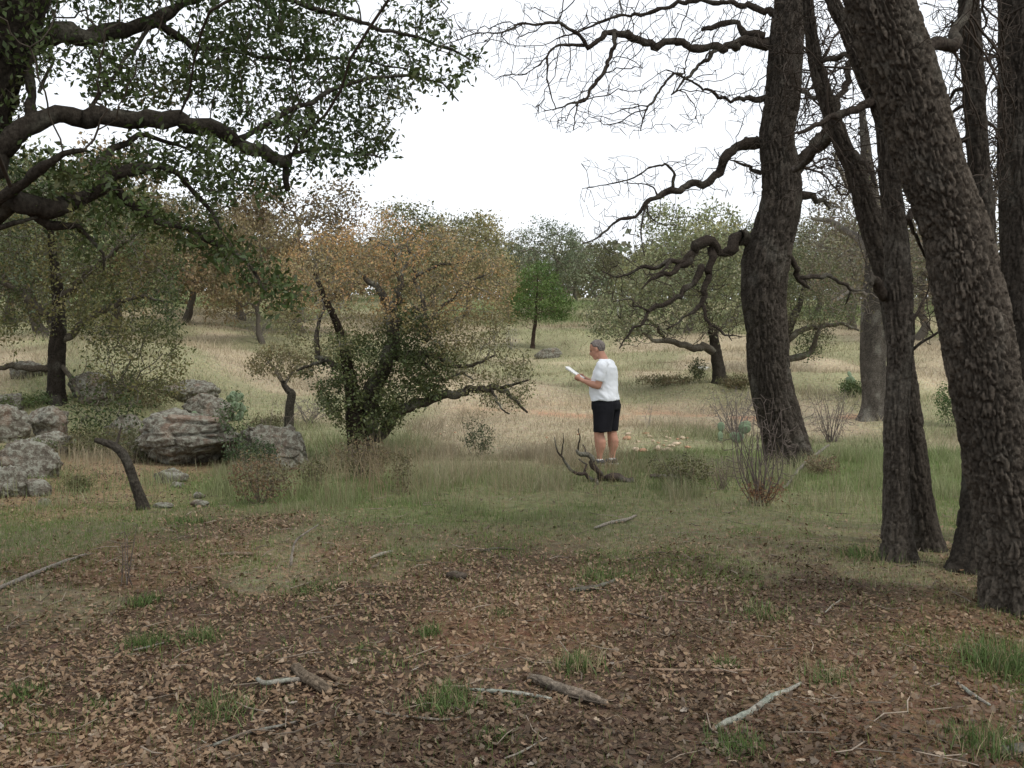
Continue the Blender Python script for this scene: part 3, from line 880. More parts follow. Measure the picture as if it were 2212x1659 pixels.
# ================================================================== evergreen oak overhanging on the left
DL = 6.0
bL = ground(P(-330, 1300, 5.6)[0], 5.6)
tl = Tree('live_oak', 'evergreen oak overhanging from the left edge, dark limbs and small green leaves', bL, None)
p, r = W([(-330, 1400, 250, 5.6), (-300, 1200, 220, 5.6), (-250, 950, 205, 5.6), (-190, 700, 190, 5.7), (-130, 480, 170, 5.8), (-70, 260, 150, 5.9), (-10, 100, 125, 6.0), (50, -20, 105, 6.1), (110, -160, 84, 6.2), (180, -360, 60, 6.3), (240, -600, 34, 6.3), (280, -850, 14, 6.3)], DL)
tl.trunk(p, r, spacing=.016, plate=.045, depth=.014, seed=63, col=np.array([.10, .085, .066]))
LL = [
    [(-150, 560, 80, 5.8), (-60, 420, 56, 5.7), (0, 330, 48, 5.7), (60, 262, 42, 5.75), (112, 238, 36, 5.8), (165, 240, 34, 5.9), (225, 256, 38, 5.9), (300, 272, 38, 6.0), (380, 268, 36, 6.05), (440, 264, 34, 6.1), (490, 282, 32, 6.15), (540, 312, 30, 6.2), (585, 342, 27, 6.25), (622, 354, 22, 6.3)],
    [(618, 356, 13, 6.3), (616, 380, 13, 6.28), (621, 410, 12, 6.27)],
    [(-60, 250, 60, 5.9), (-10, 185, 52, 6.1), (50, 120, 46, 6.2), (110, 88, 40, 6.3), (200, 76, 34, 6.5), (270, 62, 30, 6.6), (330, 42, 26, 6.7), (390, 14, 20, 6.8), (450, -20, 16, 6.9), (540, -60, 10, 7.0)],
    [(330, 46, 18, 6.7), (385, 72, 16, 6.7), (420, 102, 13, 6.7), (470, 104, 10, 6.75), (520, 116, 8, 6.8), (640, 130, 6, 6.9), (760, 128, 5, 7.0), (880, 150, 4, 7.1)],
    [(-170, 640, 70, 5.7), (-80, 520, 54, 5.6), (0, 448, 44, 5.5), (60, 440, 42, 5.5), (130, 456, 40, 5.6), (180, 432, 34, 5.7), (240, 388, 30, 5.8), (300, 360, 24, 5.9), (335, 356, 15, 6.0), (385, 376, 13, 6.0), (420, 416, 11, 6.05), (455, 458, 9, 6.1), (478, 500, 6, 6.1)],
    [(-80, 500, 40, 5.6), (0, 418, 26, 5.4), (50, 382, 23, 5.35), (95, 352, 20, 5.3), (140, 332, 15, 5.3), (182, 324, 9, 5.3)],
    [(240, 392, 20, 5.8), (262, 418, 18, 5.85), (290, 450, 17, 5.9), (340, 470, 15, 6.0), (385, 492, 13, 6.05), (430, 512, 11, 6.1), (480, 530, 10, 6.15), (520, 552, 9, 6.2), (552, 588, 7, 6.25), (580, 640, 5, 6.3)],
    [(60, 452, 20, 5.5), (100, 478, 22, 5.55), (140, 490, 16, 5.6), (180, 498, 12, 5.7), (205, 522, 8, 5.7), (222, 546, 6, 5.75), (222, 580, 3, 5.8)],
    [(-20, 500, 12, 5.5), (30, 482, 10, 5.5), (78, 470, 8, 5.5)],
    [(66, 264, 24, 5.8), (64, 210, 22, 5.95), (62, 150, 22, 6.1), (64, 110, 20, 6.2)],
    [(84, 200, 8, 5.9), (100, 160, 7, 6.0), (118, 124, 4, 6.1)],
    [(190, 242, 9, 5.9), (240, 172, 9, 6.2), (280, 116, 9, 6.4), (320, 62, 9, 6.6)],
    [(200, 360, 16, 5.8), (250, 320, 15, 6.0), (300, 290, 12, 6.2), (350, 300, 8, 6.3), (420, 330, 5, 6.4)],
    [(520, 300, 14, 6.2), (600, 250, 12, 6.3), (690, 210, 10, 6.4), (760, 180, 8, 6.5), (850, 160, 7, 6.6), (930, 175, 5, 6.6), (955, 180, 4, 6.6), (990, 215, 2, 6.6)],
    [(600, 345, 10, 6.3), (680, 320, 8, 6.4), (760, 330, 6, 6.5), (830, 340, 3, 6.6)],
    [(450, -10, 14, 6.9), (600, -10, 12, 6.8), (740, 40, 10, 6.7), (850, 70, 8, 6.6), (960, 100, 6, 6.5), (1020, 130, 3, 6.5)],
]
for k, pts in enumerate(LL):
    p, r = W(pts, DL)
    tl.limb(p, np.maximum(r, .004), seed=300 + k, gnarl=.9, noise=.28, col=np.array([.045, .038, .03]), lich=.3)
A = np.concatenate([
    region([(420, -60), (960, -80), (960, 30), (1030, 130), (960, 180), (900, 210), (850, 260), (860, 345), (740, 375), (640, 330), (540, 260), (440, 230), (380, 150), (420, 60)], 1900, 5.9, 7.5, .46, 2.2, 1),
    region([(90, -60), (430, -60), (400, 60), (430, 220), (300, 225), (200, 200), (150, 90)], 560, 5.9, 7.4, .5, 2.6, 2),
    region([(130, 60), (430, 60), (430, 230), (190, 230)], 170, 6.0, 7.0, .5, 3.0, 9),
    region([(-40, -60), (130, -60), (110, 120), (60, 180), (0, 330), (-60, 330)], 700, 5.6, 7.2, .3, 2.5, 3),
    region([(230, 300), (480, 290), (620, 370), (560, 440), (480, 440), (380, 380), (250, 400)], 260, 5.7, 6.8, .4, 2.6, 4),
    region([(20, 330), (240, 320), (300, 400), (180, 430), (60, 430)], 160, 5.4, 6.4, .42, 2.6, 8),
    region([(260, 420), (420, 470), (520, 520), (600, 580), (670, 650), (610, 670), (540, 620), (430, 560), (300, 490)], 360, 5.7, 6.5, .35, 2.8, 5),
    region([(100, 440), (260, 440), (260, 520), (130, 520)], 60, 5.5, 6.0, .3, 2.6, 6),
    region([(-900, -1000), (900, -1000), (980, -90), (-300, -70)], 650, 4.2, 8.5, .45, 1.2, 7)])
nodes, tipd, rr = tl.grow(A, .075, .085, rtip=.0019, col=np.array([.085, .072, .056]), jit=.4, e=2.5, maxr=.02, iters=70)
m = tipd <= 4
def live_col(c):
    k = vnoise(c[:, 0] * 2.2, c[:, 1] * 2.2, c[:, 2] * 2.2, s=81)[:, None]
    z = .7 * sstep(.72, .9, vnoise(c[:, 0] * 1.3, c[:, 1] * 1.3, c[:, 2] * 1.3, s=82))[:, None]
    g = np.array([.036, .062, .019]) * (1 - k) + np.array([.085, .115, .036]) * k
    return g * (1 - z) + np.array([.19, .145, .07]) * z
A = np.stack([R.uniform(-7, 2.5, 800), R.uniform(-4, 6.5, 800), R.uniform(4.4, 7.5, 800)], 1)
A = A[vnoise(A[:, 0] * .8, A[:, 1] * .8, A[:, 2] * .8, s=88) > .42]
no_, to_, _ = tl.grow(A, .22, .25, rtip=.004, col=np.array([.06, .05, .04]), jit=.3, e=2.5, maxr=.05, iters=40, name='upper_twigs', minr=.03)
tl.crown(no_[(to_ <= 4) & (no_[:, 2] > 1.6 + .37 * np.maximum(no_[:, 1], 0) + .5)], .085, live_col, M_LEAF, per=13, spread=.16, aspect=.5, name='upper_crown')
tl.crown(nodes[m], .044, live_col, M_LEAF, per=10, spread=.042, aspect=.45)

# ================================================================== the rusty scrub oak in the middle
bM = G(775, 1002); DM = bM[1]
tm = Tree('scrub_oak', 'low spreading oak with rusty brown crown and green leaves round its stem', bM, None)
p, r = W([(784, 1014, 66), (782, 985, 58), (776, 940, 54), (768, 900, 44), (762, 850, 32), (752, 800, 24), (742, 750, 20), (728, 700, 16), (700, 640, 12), (680, 590, 8)], DM, -.3)
tm.trunk(p, r, spacing=.014, plate=.035, depth=.010, seed=73, col=np.array([.10, .08, .06]))
LM = [
    [(780, 950, 44), (800, 890, 38), (806, 850, 36), (824, 800, 32), (834, 770, 32), (850, 740, 30), (846, 700, 28), (842, 670, 24), (820, 640, 18), (800, 620, 12), (780, 590, 8)],
    [(846, 768, 26), (890, 770, 20), (930, 764, 14), (958, 778, 12), (985, 790, 9), (1030, 786, 7), (1070, 765, 4)],
    [(838, 700, 18), (860, 690, 17), (880, 676, 16), (902, 668, 15), (918, 680, 14), (922, 708, 14), (918, 735, 12)],
    [(916, 670, 12), (912, 640, 10), (900, 610, 8), (895, 570, 6), (880, 530, 4)],
    [(792, 960, 30), (820, 930, 26), (848, 905, 24), (884, 878, 22), (920, 862, 20), (960, 852, 18), (1000, 850, 17), (1040, 836, 15), (1072, 838, 13), (1096, 846, 11), (1110, 862, 7), (1140, 890, 4)],
    [(1080, 838, 8), (1110, 830, 6), (1140, 820, 4)],
    [(1060, 838, 7), (1074, 870, 5), (1100, 895, 3)],
    [(835, 690, 14), (862, 640, 11), (868, 600, 10), (880, 570, 8), (905, 545, 6), (920, 520, 4)],
    [(864, 610, 8), (852, 580, 7), (856, 550, 6), (830, 530, 5), (795, 515, 3)],
    [(752, 800, 18), (720, 784, 14), (692, 775, 12), (684, 740, 12), (690, 700, 9), (700, 660, 6)],
    [(700, 778, 10), (670, 792, 7), (640, 800, 4)],
    [(905, 770, 10), (940, 810, 8), (960, 820, 6), (1000, 806, 5), (1020, 820, 3)],
    [(918, 690, 9), (960, 660, 7), (1000, 620, 6), (1050, 590, 4)],
    [(895, 600, 7), (940, 575, 6), (1000, 565, 4)],
]
for k, pts in enumerate(LM):
    p, r = W(pts, DM, [-.3, .2, -.4, .5, .3, -.2, -.6, .4, -.5, .4, .1, -.2, .6, .2][k])
    tm.limb(p, np.maximum(r, .005), seed=340 + k, gnarl=1.0, noise=.2, col=np.array([.07, .06, .048]), lich=.6)
crownpoly = [(575, 640), (600, 560), (650, 540), (700, 490), (770, 490), (830, 450), (880, 480), (960, 475), (1020, 530), (1080, 545), (1120, 600), (1100, 640), (1110, 690), (1050, 750), (1000, 770), (930, 740), (840, 710), (760, 740), (700, 770), (640, 750), (600, 705)]
A = np.concatenate([region(crownpoly, 1700, DM - 1.3, DM + 1.6, .40, 2.0, 11),
                    region([(930, 720), (1050, 720), (1120, 745), (1165, 790), (1130, 880), (1060, 890), (1000, 850), (930, 840), (920, 780)], 300, DM - .7, DM + .7, .3, 2, 12)])
nr_, td_, rr_ = tm.grow(A, .085, .09, rtip=.0026, col=np.array([.17, .155, .125]), jit=.45, e=2.5, maxr=.02, iters=70)
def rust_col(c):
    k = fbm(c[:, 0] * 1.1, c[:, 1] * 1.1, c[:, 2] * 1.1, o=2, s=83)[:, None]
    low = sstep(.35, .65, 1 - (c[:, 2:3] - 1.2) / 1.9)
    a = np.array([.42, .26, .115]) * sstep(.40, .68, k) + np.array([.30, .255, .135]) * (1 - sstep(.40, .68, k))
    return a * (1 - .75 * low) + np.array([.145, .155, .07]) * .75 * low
m = td_ <= 4
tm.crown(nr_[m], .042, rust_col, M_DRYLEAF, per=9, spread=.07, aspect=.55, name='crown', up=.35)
A = np.concatenate([region([(700, 730), (850, 720), (900, 780), (960, 840), (890, 880), (840, 930), (800, 950), (755, 940), (705, 900), (682, 850), (700, 780)], 640, DM - .8, DM + .45, .25, 2.2, 13),
                    region([(860, 660), (960, 700), (1000, 760), (950, 860), (880, 850)], 320, DM - .7, DM + .3, .3, 2.2, 14)])
ng_, td_, rr_ = tm.grow(A, .07, .08, rtip=.0022, col=np.array([.11, .095, .07]), jit=.45, e=2.5, maxr=.015, iters=50, name='lower_twigs')
m = td_ <= 4
tm.crown(ng_[m], .048, lambda c: np.array([.05, .072, .026]) + np.array([.09, .085, .035]) * vnoise(c[:, 0] * 3, c[:, 1] * 3, c[:, 2] * 3, s=84)[:, None], M_LEAF, per=14, spread=.06, aspect=.55, name='lower_foliage')

# --- small forked oak sapling to its left
bS = G(622, 944); DS = bS[1]
ts = Tree('oak_sapling', 'little forked oak sapling behind the long rock, flat olive crown', bS, None)
p, r = W([(621, 950, 22), (624, 920, 20), (626, 880, 19), (630, 852, 19), (622, 843, 14), (614, 832, 11), (612, 822, 10)], DS)
ts.trunk(p, r, spacing=.012, plate=.03, depth=.006, seed=74, col=np.array([.17, .15, .12]))
for k, pts in enumerate([[(612, 826, 9), (600, 810, 8), (594, 795, 6), (580, 780, 4)], [(614, 830, 8), (624, 815, 7), (632, 800, 6), (648, 785, 4)]]):
    p, r = W(pts, DS, .2); ts.limb(p, np.maximum(r, .005), seed=360 + k, col=np.array([.15, .13, .10]))
A = region([(535, 790), (550, 760), (600, 745), (650, 760), (690, 790), (680, 810), (620, 815), (560, 815)], 260, DS - .6, DS + .6, .25, 2, 15)
n_, td_, _ = ts.grow(A, .08, .08, rtip=.003, col=np.array([.14, .12, .095]), e=2.5, maxr=.015, iters=40, jit=.45)
ts.crown(n_[td_ <= 4], .055, lambda c: np.array([.14, .135, .07]) + np.array([.07, .04, .015]) * vnoise(c[:, 0] * 3, c[:, 1] * 3, c[:, 2] * 3, s=85)[:, None], M_DRYLEAF, per=9, spread=.05, aspect=.5)

# --- mid-distance oak on the rocky bank at left
bK = G(120, 868); DK = bK[1]
tk = Tree('live_oak', 'olive-crowned oak on the rocky bank at far left, dark short trunk', bK, None)
p, r = W([(120, 886, 44), (121, 850, 38), (122, 800, 36), (124, 750, 34), (128, 700, 30), (126, 640, 26), (118, 580, 20), (110, 520, 14), (108, 460, 8)], DK)
tk.trunk(p, r, spacing=.018, plate=.05, depth=.014, seed=75, col=np.array([.075, .063, .05]))
for k, pts in enumerate([[(120, 790, 18), (70, 800, 14), (30, 790, 12), (0, 795, 10), (-60, 780, 6)], [(128, 740, 18), (180, 700, 15), (240, 660, 12), (300, 640, 8), (350, 650, 4)],
                         [(124, 720, 18), (80, 660, 15), (30, 620, 12), (-40, 600, 8)], [(126, 780, 10), (160, 830, 9), (190, 870, 8), (230, 858, 6), (290, 840, 4)], [(124, 650, 16), (190, 590, 12), (250, 540, 9), (300, 500, 5)]]):
    p, r = W(pts, DK, [-.6, .5, .8, -1.2, -.6][k]); tk.limb(p, np.maximum(r, .006), seed=380 + k, col=np.array([.08, .068, .052]), gnarl=.9)
A = np.concatenate([region([(-200, 420), (60, 330), (200, 360), (330, 430), (400, 560), (390, 680), (350, 740), (240, 740), (120, 700), (0, 730), (-200, 700)], 2200, DK - 2.0, DK + 2.4, .35, 1.1, 16),
                    region([(190, 700), (400, 690), (400, 780), (370, 860), (250, 870), (180, 800)], 420, DK - 1.8, DK - .2, .3, 1.4, 17),
                    region([(140, 860), (300, 850), (310, 930), (250, 960), (150, 950)], 200, DK - 3.2, DK - 2.0, .25, 1.6, 25)])
n_, td_, _ = tk.grow(A, .14, .15, rtip=.004, col=np.array([.10, .09, .07]), e=2.5, maxr=.03, iters=60, jit=.4)
def ol_col(c):
    k = fbm(c[:, 0] * .8, c[:, 1] * .8, c[:, 2] * .8, o=2, s=86)[:, None]
    k = sstep(.35, .68, k)
    return np.array([.052, .072, .026]) * (1 - k) + np.array([.14, .13, .05]) * k
tk.crown(n_[td_ <= 4], .07, ol_col, M_DRYLEAF, per=9, spread=.10, aspect=.5)

# --- small leaning oak by the rocks, with a crooked trunk
bN = G(306, 1102); DN = bN[1]
tn = Tree('leaning_oak', 'small crooked tree leaning left beside the boulders, broken off at a dark bend', bN, None)
p, r = W([(312, 1112, 27), (304, 1080, 22), (290, 1040, 20), (278, 1005, 20), (265, 980, 20), (248, 964, 18), (228, 956, 15), (205, 950, 10)], DN)
tn.trunk(p, r, spacing=.010, plate=.022, depth=.006, seed=76, col=np.array([.135, .118, .095]), flare=True)
for k, pts in enumerate([[(250, 962, 8), (258, 940, 5), (262, 920, 3)]]):
    p, r = W(pts, DN, .1); tn.limb(p, np.maximum(r, .004), seed=390 + k)

# --- oak behind the man with long low limb, and its neighbour behind the bare oak
def field_oak(name, label, base_px, trunk_pts, limbs, polys, colf, leaf, natt, seed, step=.17, group=None, depth=2.2, per=9, barkc=(.10, .087, .068), clump=.33, mat=None, kfac=1.0, spread=None, colt=None):
    bb = G(*base_px); d = bb[1]
    t = Tree(name, label, bb, group)
    p, r = W(trunk_pts, d)
    t.trunk(p, r, spacing=max(.02, d * .0011), plate=.06, depth=.015, seed=seed, col=np.array(barkc))
    for k, (pts, dr) in enumerate(limbs):
        p, r = W(pts, d, dr); t.limb(p, np.maximum(r, .007), step=.12, seed=seed + 400 + k, col=np.array(barkc) * .9, gnarl=.9, lich=.5)
    A = np.concatenate([region(pl, int(natt * f), d - depth * a, d + depth * b_, clump, .9 * kfac, seed + i) for i, (pl, f, a, b_) in enumerate(polys)])
    n_, td_, _ = t.grow(A, step, step * 1.05, rtip=.005, col=np.array(barkc) * 1.15 if colt is None else np.array(colt), e=2.5, maxr=.05, iters=70, jit=.4)
    t.crown(n_[td_ <= 4], leaf, colf, mat or M_FARLEAF, per=per, spread=spread or step * .75, aspect=.55)
    return t

def two(c1, c2, k=.6, s=90):
    c1, c2 = np.array(c1), np.array(c2)
    def f(c):
        w = sstep(.32, .68, fbm(c[:, 0] * k, c[:, 1] * k, c[:, 2] * k, o=2, s=s))[:, None]
        return c1 * (1 - w) + c2 * w
    return f

field_oak('live_oak', 'grey-green oak right behind the man, long low limb hanging left of its trunk', (1553, 826),
          [(1556, 832, 30), (1553, 800, 26), (1548, 770, 25), (1543, 735, 22), (1535, 700, 18), (1520, 650, 14), (1500, 600, 10), (1490, 540, 6)],
          [([(1546, 762, 20), (1520, 748, 18), (1495, 750, 15), (1470, 745, 13), (1440, 738, 12), (1410, 735, 9), (1390, 720, 7), (1360, 700, 4)], -1.5),
           ([(1540, 720, 14), (1580, 690, 11), (1610, 650, 8), (1640, 620, 4)], .8), ([(1440, 738, 8), (1425, 715, 7), (1400, 690, 5), (1360, 660, 3)], -.8)],
          [([(1250, 690), (1290, 640), (1360, 620), (1440, 600), (1560, 580), (1640, 600), (1640, 690), (1580, 720), (1500, 700), (1420, 720), (1340, 735), (1260, 720)], 1, 1, 1),
           ([(1330, 610), (1400, 540), (1480, 500), (1600, 500), (1640, 600), (1500, 620)], .8, .6, 1)],
          two([.14, .16, .08], [.21, .215, .115], .7, 91), .085, 800, 500, per=12)
field_oak('live_oak', 'dark green oak partly hidden behind the bare oak, forked limbs at its right', (1688, 805),
          [(1685, 812, 34), (1684, 780, 30), (1690, 750, 26), (1700, 720, 22), (1712, 690, 18), (1730, 650, 12), (1740, 600, 8)],
          [([(1690, 775, 16), (1715, 772, 15), (1735, 770, 14), (1755, 755, 12), (1765, 730, 10), (1775, 700, 6)], -.8), ([(1700, 735, 16), (1735, 712, 13), (1770, 705, 11), (1820, 700, 8), (1860, 715, 4)], -.4),
           ([(1684, 780, 14), (1660, 740, 11), (1640, 700, 8), (1610, 660, 5)], .6)],
          [([(1600, 640), (1640, 560), (1720, 530), (1800, 560), (1850, 620), (1850, 690), (1780, 700), (1700, 690), (1620, 720)], 1, 1, 1), ([(1740, 700), (1800, 700), (1795, 745), (1750, 775), (1720, 760)], .15, .4, .2)],
          two([.085, .115, .05], [.16, .165, .085], .7, 92), .085, 800, 520, per=12)

# round bright green juniper on a thin stem
bJ = G(1151, 753); DJ = bJ[1]
tj = Tree('juniper_tree', 'round bright green juniper on a thin stem in the open field', bJ, None)
p, r = W([(1150, 758, 10), (1151, 740, 8.5), (1153, 718, 8), (1156, 700, 8), (1158, 670, 6), (1160, 630, 4), (1162, 590, 2)], DJ)
tj.trunk(p, r, spacing=.03, plate=.05, depth=.008, seed=77, col=np.array([.12, .085, .065]), lich=.05)
A = blob_points([(*P(1160, 648, DJ), 1.65, 1.6, 1.15), (*P(1160, 608, DJ), 1.05, 1.05, 1.0), (*P(1115, 672, DJ), .85, .85, .65), (*P(1205, 668, DJ), .85, .85, .7)], 1300, .35, .25, 1.6, 3)
n_, td_, _ = tj.grow(A, .14, .15, rtip=.005, col=np.array([.12, .085, .065]), e=2.4, maxr=.04, iters=40, jit=.3, up=.15)
tj.crown(n_[td_ <= 5], .10, two([.065, .125, .028], [.125, .19, .048], 1.3, 93), M_LEAF, per=14, spread=.10, aspect=.35)

# mottled grey trunk between the bare oak and the slim pair
bT = G(1888, 905); DT = bT[1]
tg = Tree('oak_tree', 'pale mottled grey trunk standing further back, left of the slim pair', bT, None)
p, r = W([(1892, 912, 62), (1890, 880, 56), (1888, 840, 53), (1886, 780, 54), (1886, 720, 56), (1892, 650, 62), (1896, 580, 54), (1890, 500, 44), (1880, 420, 34), (1870, 320, 22), (1860, 220, 10)], DT)
tg.trunk(p, r, spacing=.022, plate=.05, depth=.012, seed=78, col=np.array([.21, .185, .155]), lich=.8)
for k, (pts, dr) in enumerate([([(1885, 560, 24), (1850, 510, 18), (1800, 480, 13), (1750, 470, 7)], .9), ([(1895, 520, 24), (1960, 470, 16), (2010, 450, 12), (2060, 400, 6)], .6),
                               ([(1890, 640, 12), (1840, 630, 9), (1800, 650, 5)], -.8), ([(1884, 460, 18), (1830, 400, 12), (1800, 330, 7)], -.6)]):
    p, r = W(pts, DT, dr); tg.limb(p, np.maximum(r, .007), seed=410 + k, col=np.array([.17, .15, .125]), lich=.5, gnarl=.9)
A = region([(1720, 480), (1800, 380), (1900, 330), (2020, 360), (2100, 460), (2100, 640), (2000, 690), (1880, 700), (1790, 700), (1730, 620)], 900, DT - 2, DT + 2.2, .3, 1.0, 19)
n_, td_, _ = tg.grow(A, .14, .15, rtip=.0038, col=np.array([.17, .145, .12]), e=2.6, maxr=.04, iters=60, jit=.45)
tg.crown(n_[td_ <= 3], .07, two([.17, .13, .085], [.14, .135, .075], .8, 94), M_DRYLEAF, per=3, spread=.13, aspect=.5)

# ------------------------------------------------------------------ oaks of the far slope: a few kinds, each copied to its places
def make_far(kind, seed, c1, c2, bare=0.0, H=7.0, Wd=4.6, leaf=.17, natt=1000, per=15):
    root = empty('field_oak', (0, 0, 0))
    rs = np.random.default_rng(seed)
    ht = H * .22
    lean = rs.uniform(-.4, .4, 2)
    path = np.array([[0, 0, -.3], [lean[0] * .2, lean[1] * .2, ht * .5], [lean[0] * .5, lean[1] * .5, ht], [lean[0], lean[1], H * .55], [lean[0] * .8, lean[1], H * .8]])
    mb = MB()
    pp, rr = catmull(path, [.27, .19, .16, .11, .05], .2)
    pp = pp + (np.stack([vnoise(pp[:, 2] * 1.4 + 9 * k, pp[:, 2] * 0 + seed, s=k) for k in range(3)], 1) - .5) * np.array([.5, .5, 0])
    mb.tube(pp, rr, 9, np.array([.12, .105, .085]), noise=.12, seed=seed)
    mb.build('trunk', M_BARK, root)
    blobs = [(lean[0], lean[1], H * .62, Wd * .62, Wd * .62, H * .27)]
    for i in range(8):
        a = i / 8 * 2 * math.pi + rs.uniform(-.3, .3)
        q = rs.uniform(.45, .72) * Wd
        blobs.append((lean[0] + math.cos(a) * q, lean[1] + math.sin(a) * q, H * rs.uniform(.30, .66), Wd * rs.uniform(.28, .44), Wd * rs.uniform(.28, .44), H * rs.uniform(.12, .2)))
    for i in range(3):
        blobs.append((lean[0] + rs.uniform(-.35, .35) * Wd, lean[1] + rs.uniform(-.35, .35) * Wd, H * rs.uniform(.78, .88), Wd * .36, Wd * .36, H * .14))
    A = blob_points(blobs, natt, .5, .3, .7, seed)
    nodes, par = colonize(pp[4:], A, .30, .32, iters=40, jit=.35)
    ns = len(pp) - 4
    r, ch, tipd = branch_radii(par, ns, .012, 2.4)
    mb = MB(); twig_mesh(mb, nodes, par, r, ch, ns, np.array([.13, .115, .095]), None, .12)
    tag(mb.build('limbs', M_TWIG, root), kind='stuff')
    n = nodes[ns:]; td = tipd[ns:]
    mb = MB()
    leaves(mb, n[td <= 4], leaf, two(c1, c2, .45, seed + 5), per=max(1, int(per * (1 - bare))), spread=.24, aspect=.6, up=.35)
    tag(mb.build('crown', M_FARLEAF, root, smooth=False), kind='stuff')
    return root

OLIVE = make_far('olive', 601, [.17, .18, .085], [.25, .235, .12])
OLIVE2 = make_far('olive2', 602, [.15, .165, .08], [.22, .215, .11], H=6.4, Wd=5.0)
BROWN = make_far('brown', 603, [.22, .19, .095], [.27, .205, .10], H=7.2)
GREYG = make_far('grey', 604, [.14, .165, .10], [.20, .215, .13], H=7.4, Wd=4.2, bare=.25)
BARE = make_far('bare', 605, [.22, .20, .135], [.18, .185, .115], H=7.0, bare=.72)
used = set()
def far_tree(proto, px, py, d, hpx, label, wide=1.0, name=None, rz=None):
    """px: column of the trunk, hpx: height in the picture, standing on the slope at distance d"""
    x = (px - CX) / F * d
    z = float(zt(x, d))
    if id(proto) in used:
        c = proto.copy(); COL.objects.link(c)
        for ch in list(proto.children):
            k = ch.copy(); COL.objects.link(k); k.parent = c
    else:
        used.add(id(proto)); c = proto
    top = EYE + (HOR - hpx) / F * d
    hgt = max(3.0, top - z)
    nat = {id(OLIVE): 7.0, id(OLIVE2): 6.4, id(BROWN): 7.2, id(GREYG): 7.4, id(BARE): 7.0}[id(proto)] * .98
    s = hgt / nat
    c.location = (x, d, z - .05)
    c.scale = (s * wide, s * wide, s)
    c.rotation_euler = (0, 0, R.uniform(0, 6.28) if rz is None else rz)
    tag(c, label, 'tree', 'oaks on the far slope')
    return c

far_tree(BROWN, 640, 0, 52, 395, 'tall brownish oak behind the rusty scrub oak, its trunk showing left of it')
far_tree(OLIVE, 930, 0, 62, 452, 'broad olive-brown oak whose crown rises above the rusty scrub oak', 1.15)
far_tree(BROWN, 1010, 0, 70, 470, 'tawny oak at the right shoulder of the rusty crown', 1.0)
far_tree(BARE, 1090, 0, 88, 488, 'thin twiggy oak on the skyline left of the round juniper')
far_tree(GREYG, 1190, 0, 74, 474, 'grey-green oak on the skyline straight behind the round juniper')
far_tree(OLIVE2, 1285, 0, 84, 512, 'low grey oak on the skyline right of the round juniper', .9)
far_tree(OLIVE2, 1340, 0, 120, 548, 'small distant oak in the dip of the skyline', 1.1)
far_tree(OLIVE, 1490, 0, 58, 442, 'tall yellow-olive oak rising above the low gnarled limb', .95)
far_tree(BARE, 1400, 0, 78, 500, 'thin pale oak left of the tall yellow-olive one')
far_tree(GREYG, 1600, 0, 66, 472, 'grey oak peeping out left of the bare oak trunk', .9)
far_tree(OLIVE, 1765, 0, 70, 470, 'oak on the slope just right of the bare oak trunk')
far_tree(BARE, 1840, 0, 60, 400, 'tall half-bare oak between the bare oak and the slim pair', .9)
far_tree(BARE, 1985, 0, 52, 420, 'half-bare oak seen between the slim pair and the thick trunk')
far_tree(OLIVE2, 2040, 0, 80, 500, 'olive oak low between the slim pair and the thick trunk')
far_tree(BARE, 2140, 0, 48, 300, 'tall half-bare oak between the two trunks at the right edge')
far_tree(BROWN, 520, 0, 60, 440, 'brownish oak behind the drooping green branch', 1.0)
far_tree(OLIVE, 410, 0, 54, 420, 'olive oak behind the lower limbs of the overhanging tree', 1.0)
far_tree(BROWN, 250, 0, 46, 330, 'tall tawny oak behind the olive-crowned bank tree', 1.0)
far_tree(OLIVE2, 90, 0, 42, 330, 'big olive oak at the far left behind the bank', 1.0)
far_tree(GREYG, -60, 0, 36, 260, 'grey-green oak cut by the left edge of the picture', 1.0)
far_tree(OLIVE, 1120, 0, 98, 545, 'olive oak low on the skyline behind the round juniper crown, left', 1.2)
far_tree(GREYG, 1240, 0, 96, 540, 'grey oak low on the skyline just right of the round juniper', 1.1)
far_tree(OLIVE2, 1420, 0, 92, 545, 'olive oak filling the slope between the man and the low gnarled limb', 1.2)
far_tree(OLIVE, 1545, 0, 96, 530, 'olive oak high on the slope behind the low gnarled limb', 1.2)
far_tree(GREYG, 1690, 0, 90, 520, 'grey oak far up the slope hidden by the bare oak trunk', 1.2)
far_tree(OLIVE2, 1900, 0, 94, 520, 'olive oak far up the slope behind the mottled grey trunk', 1.2)
far_tree(BROWN, 1830, 0, 80, 505, 'tawny oak on the slope left of the mottled grey trunk', 1.1)
far_tree(OLIVE, 2090, 0, 94, 520, 'olive oak on the slope glimpsed left of the thick trunk', 1.2)
far_tree(OLIVE, 850, 0, 84, 500, 'olive oak behind the top of the rusty scrub oak', 1.2)
far_tree(BROWN, 470, 0, 82, 500, 'tawny oak high on the far left slope', 1.2)
far_tree(OLIVE, 330, 0, 74, 470, 'olive oak on the slope behind the hanging limb', 1.2)
far_tree(OLIVE2, 170, 0, 66, 430, 'dense olive oak behind the bank at left', 1.2)
far_tree(BROWN, 20, 0, 58, 400, 'tawny oak behind the bank near the left edge', 1.2)
far_tree(BROWN, 560, 0, 44, 470, 'slender tawny oak left of the rusty scrub oak', .75)
far_tree(OLIVE2, 760, 0, 92, 520, 'dim olive oak far up the slope behind the scrub oak')

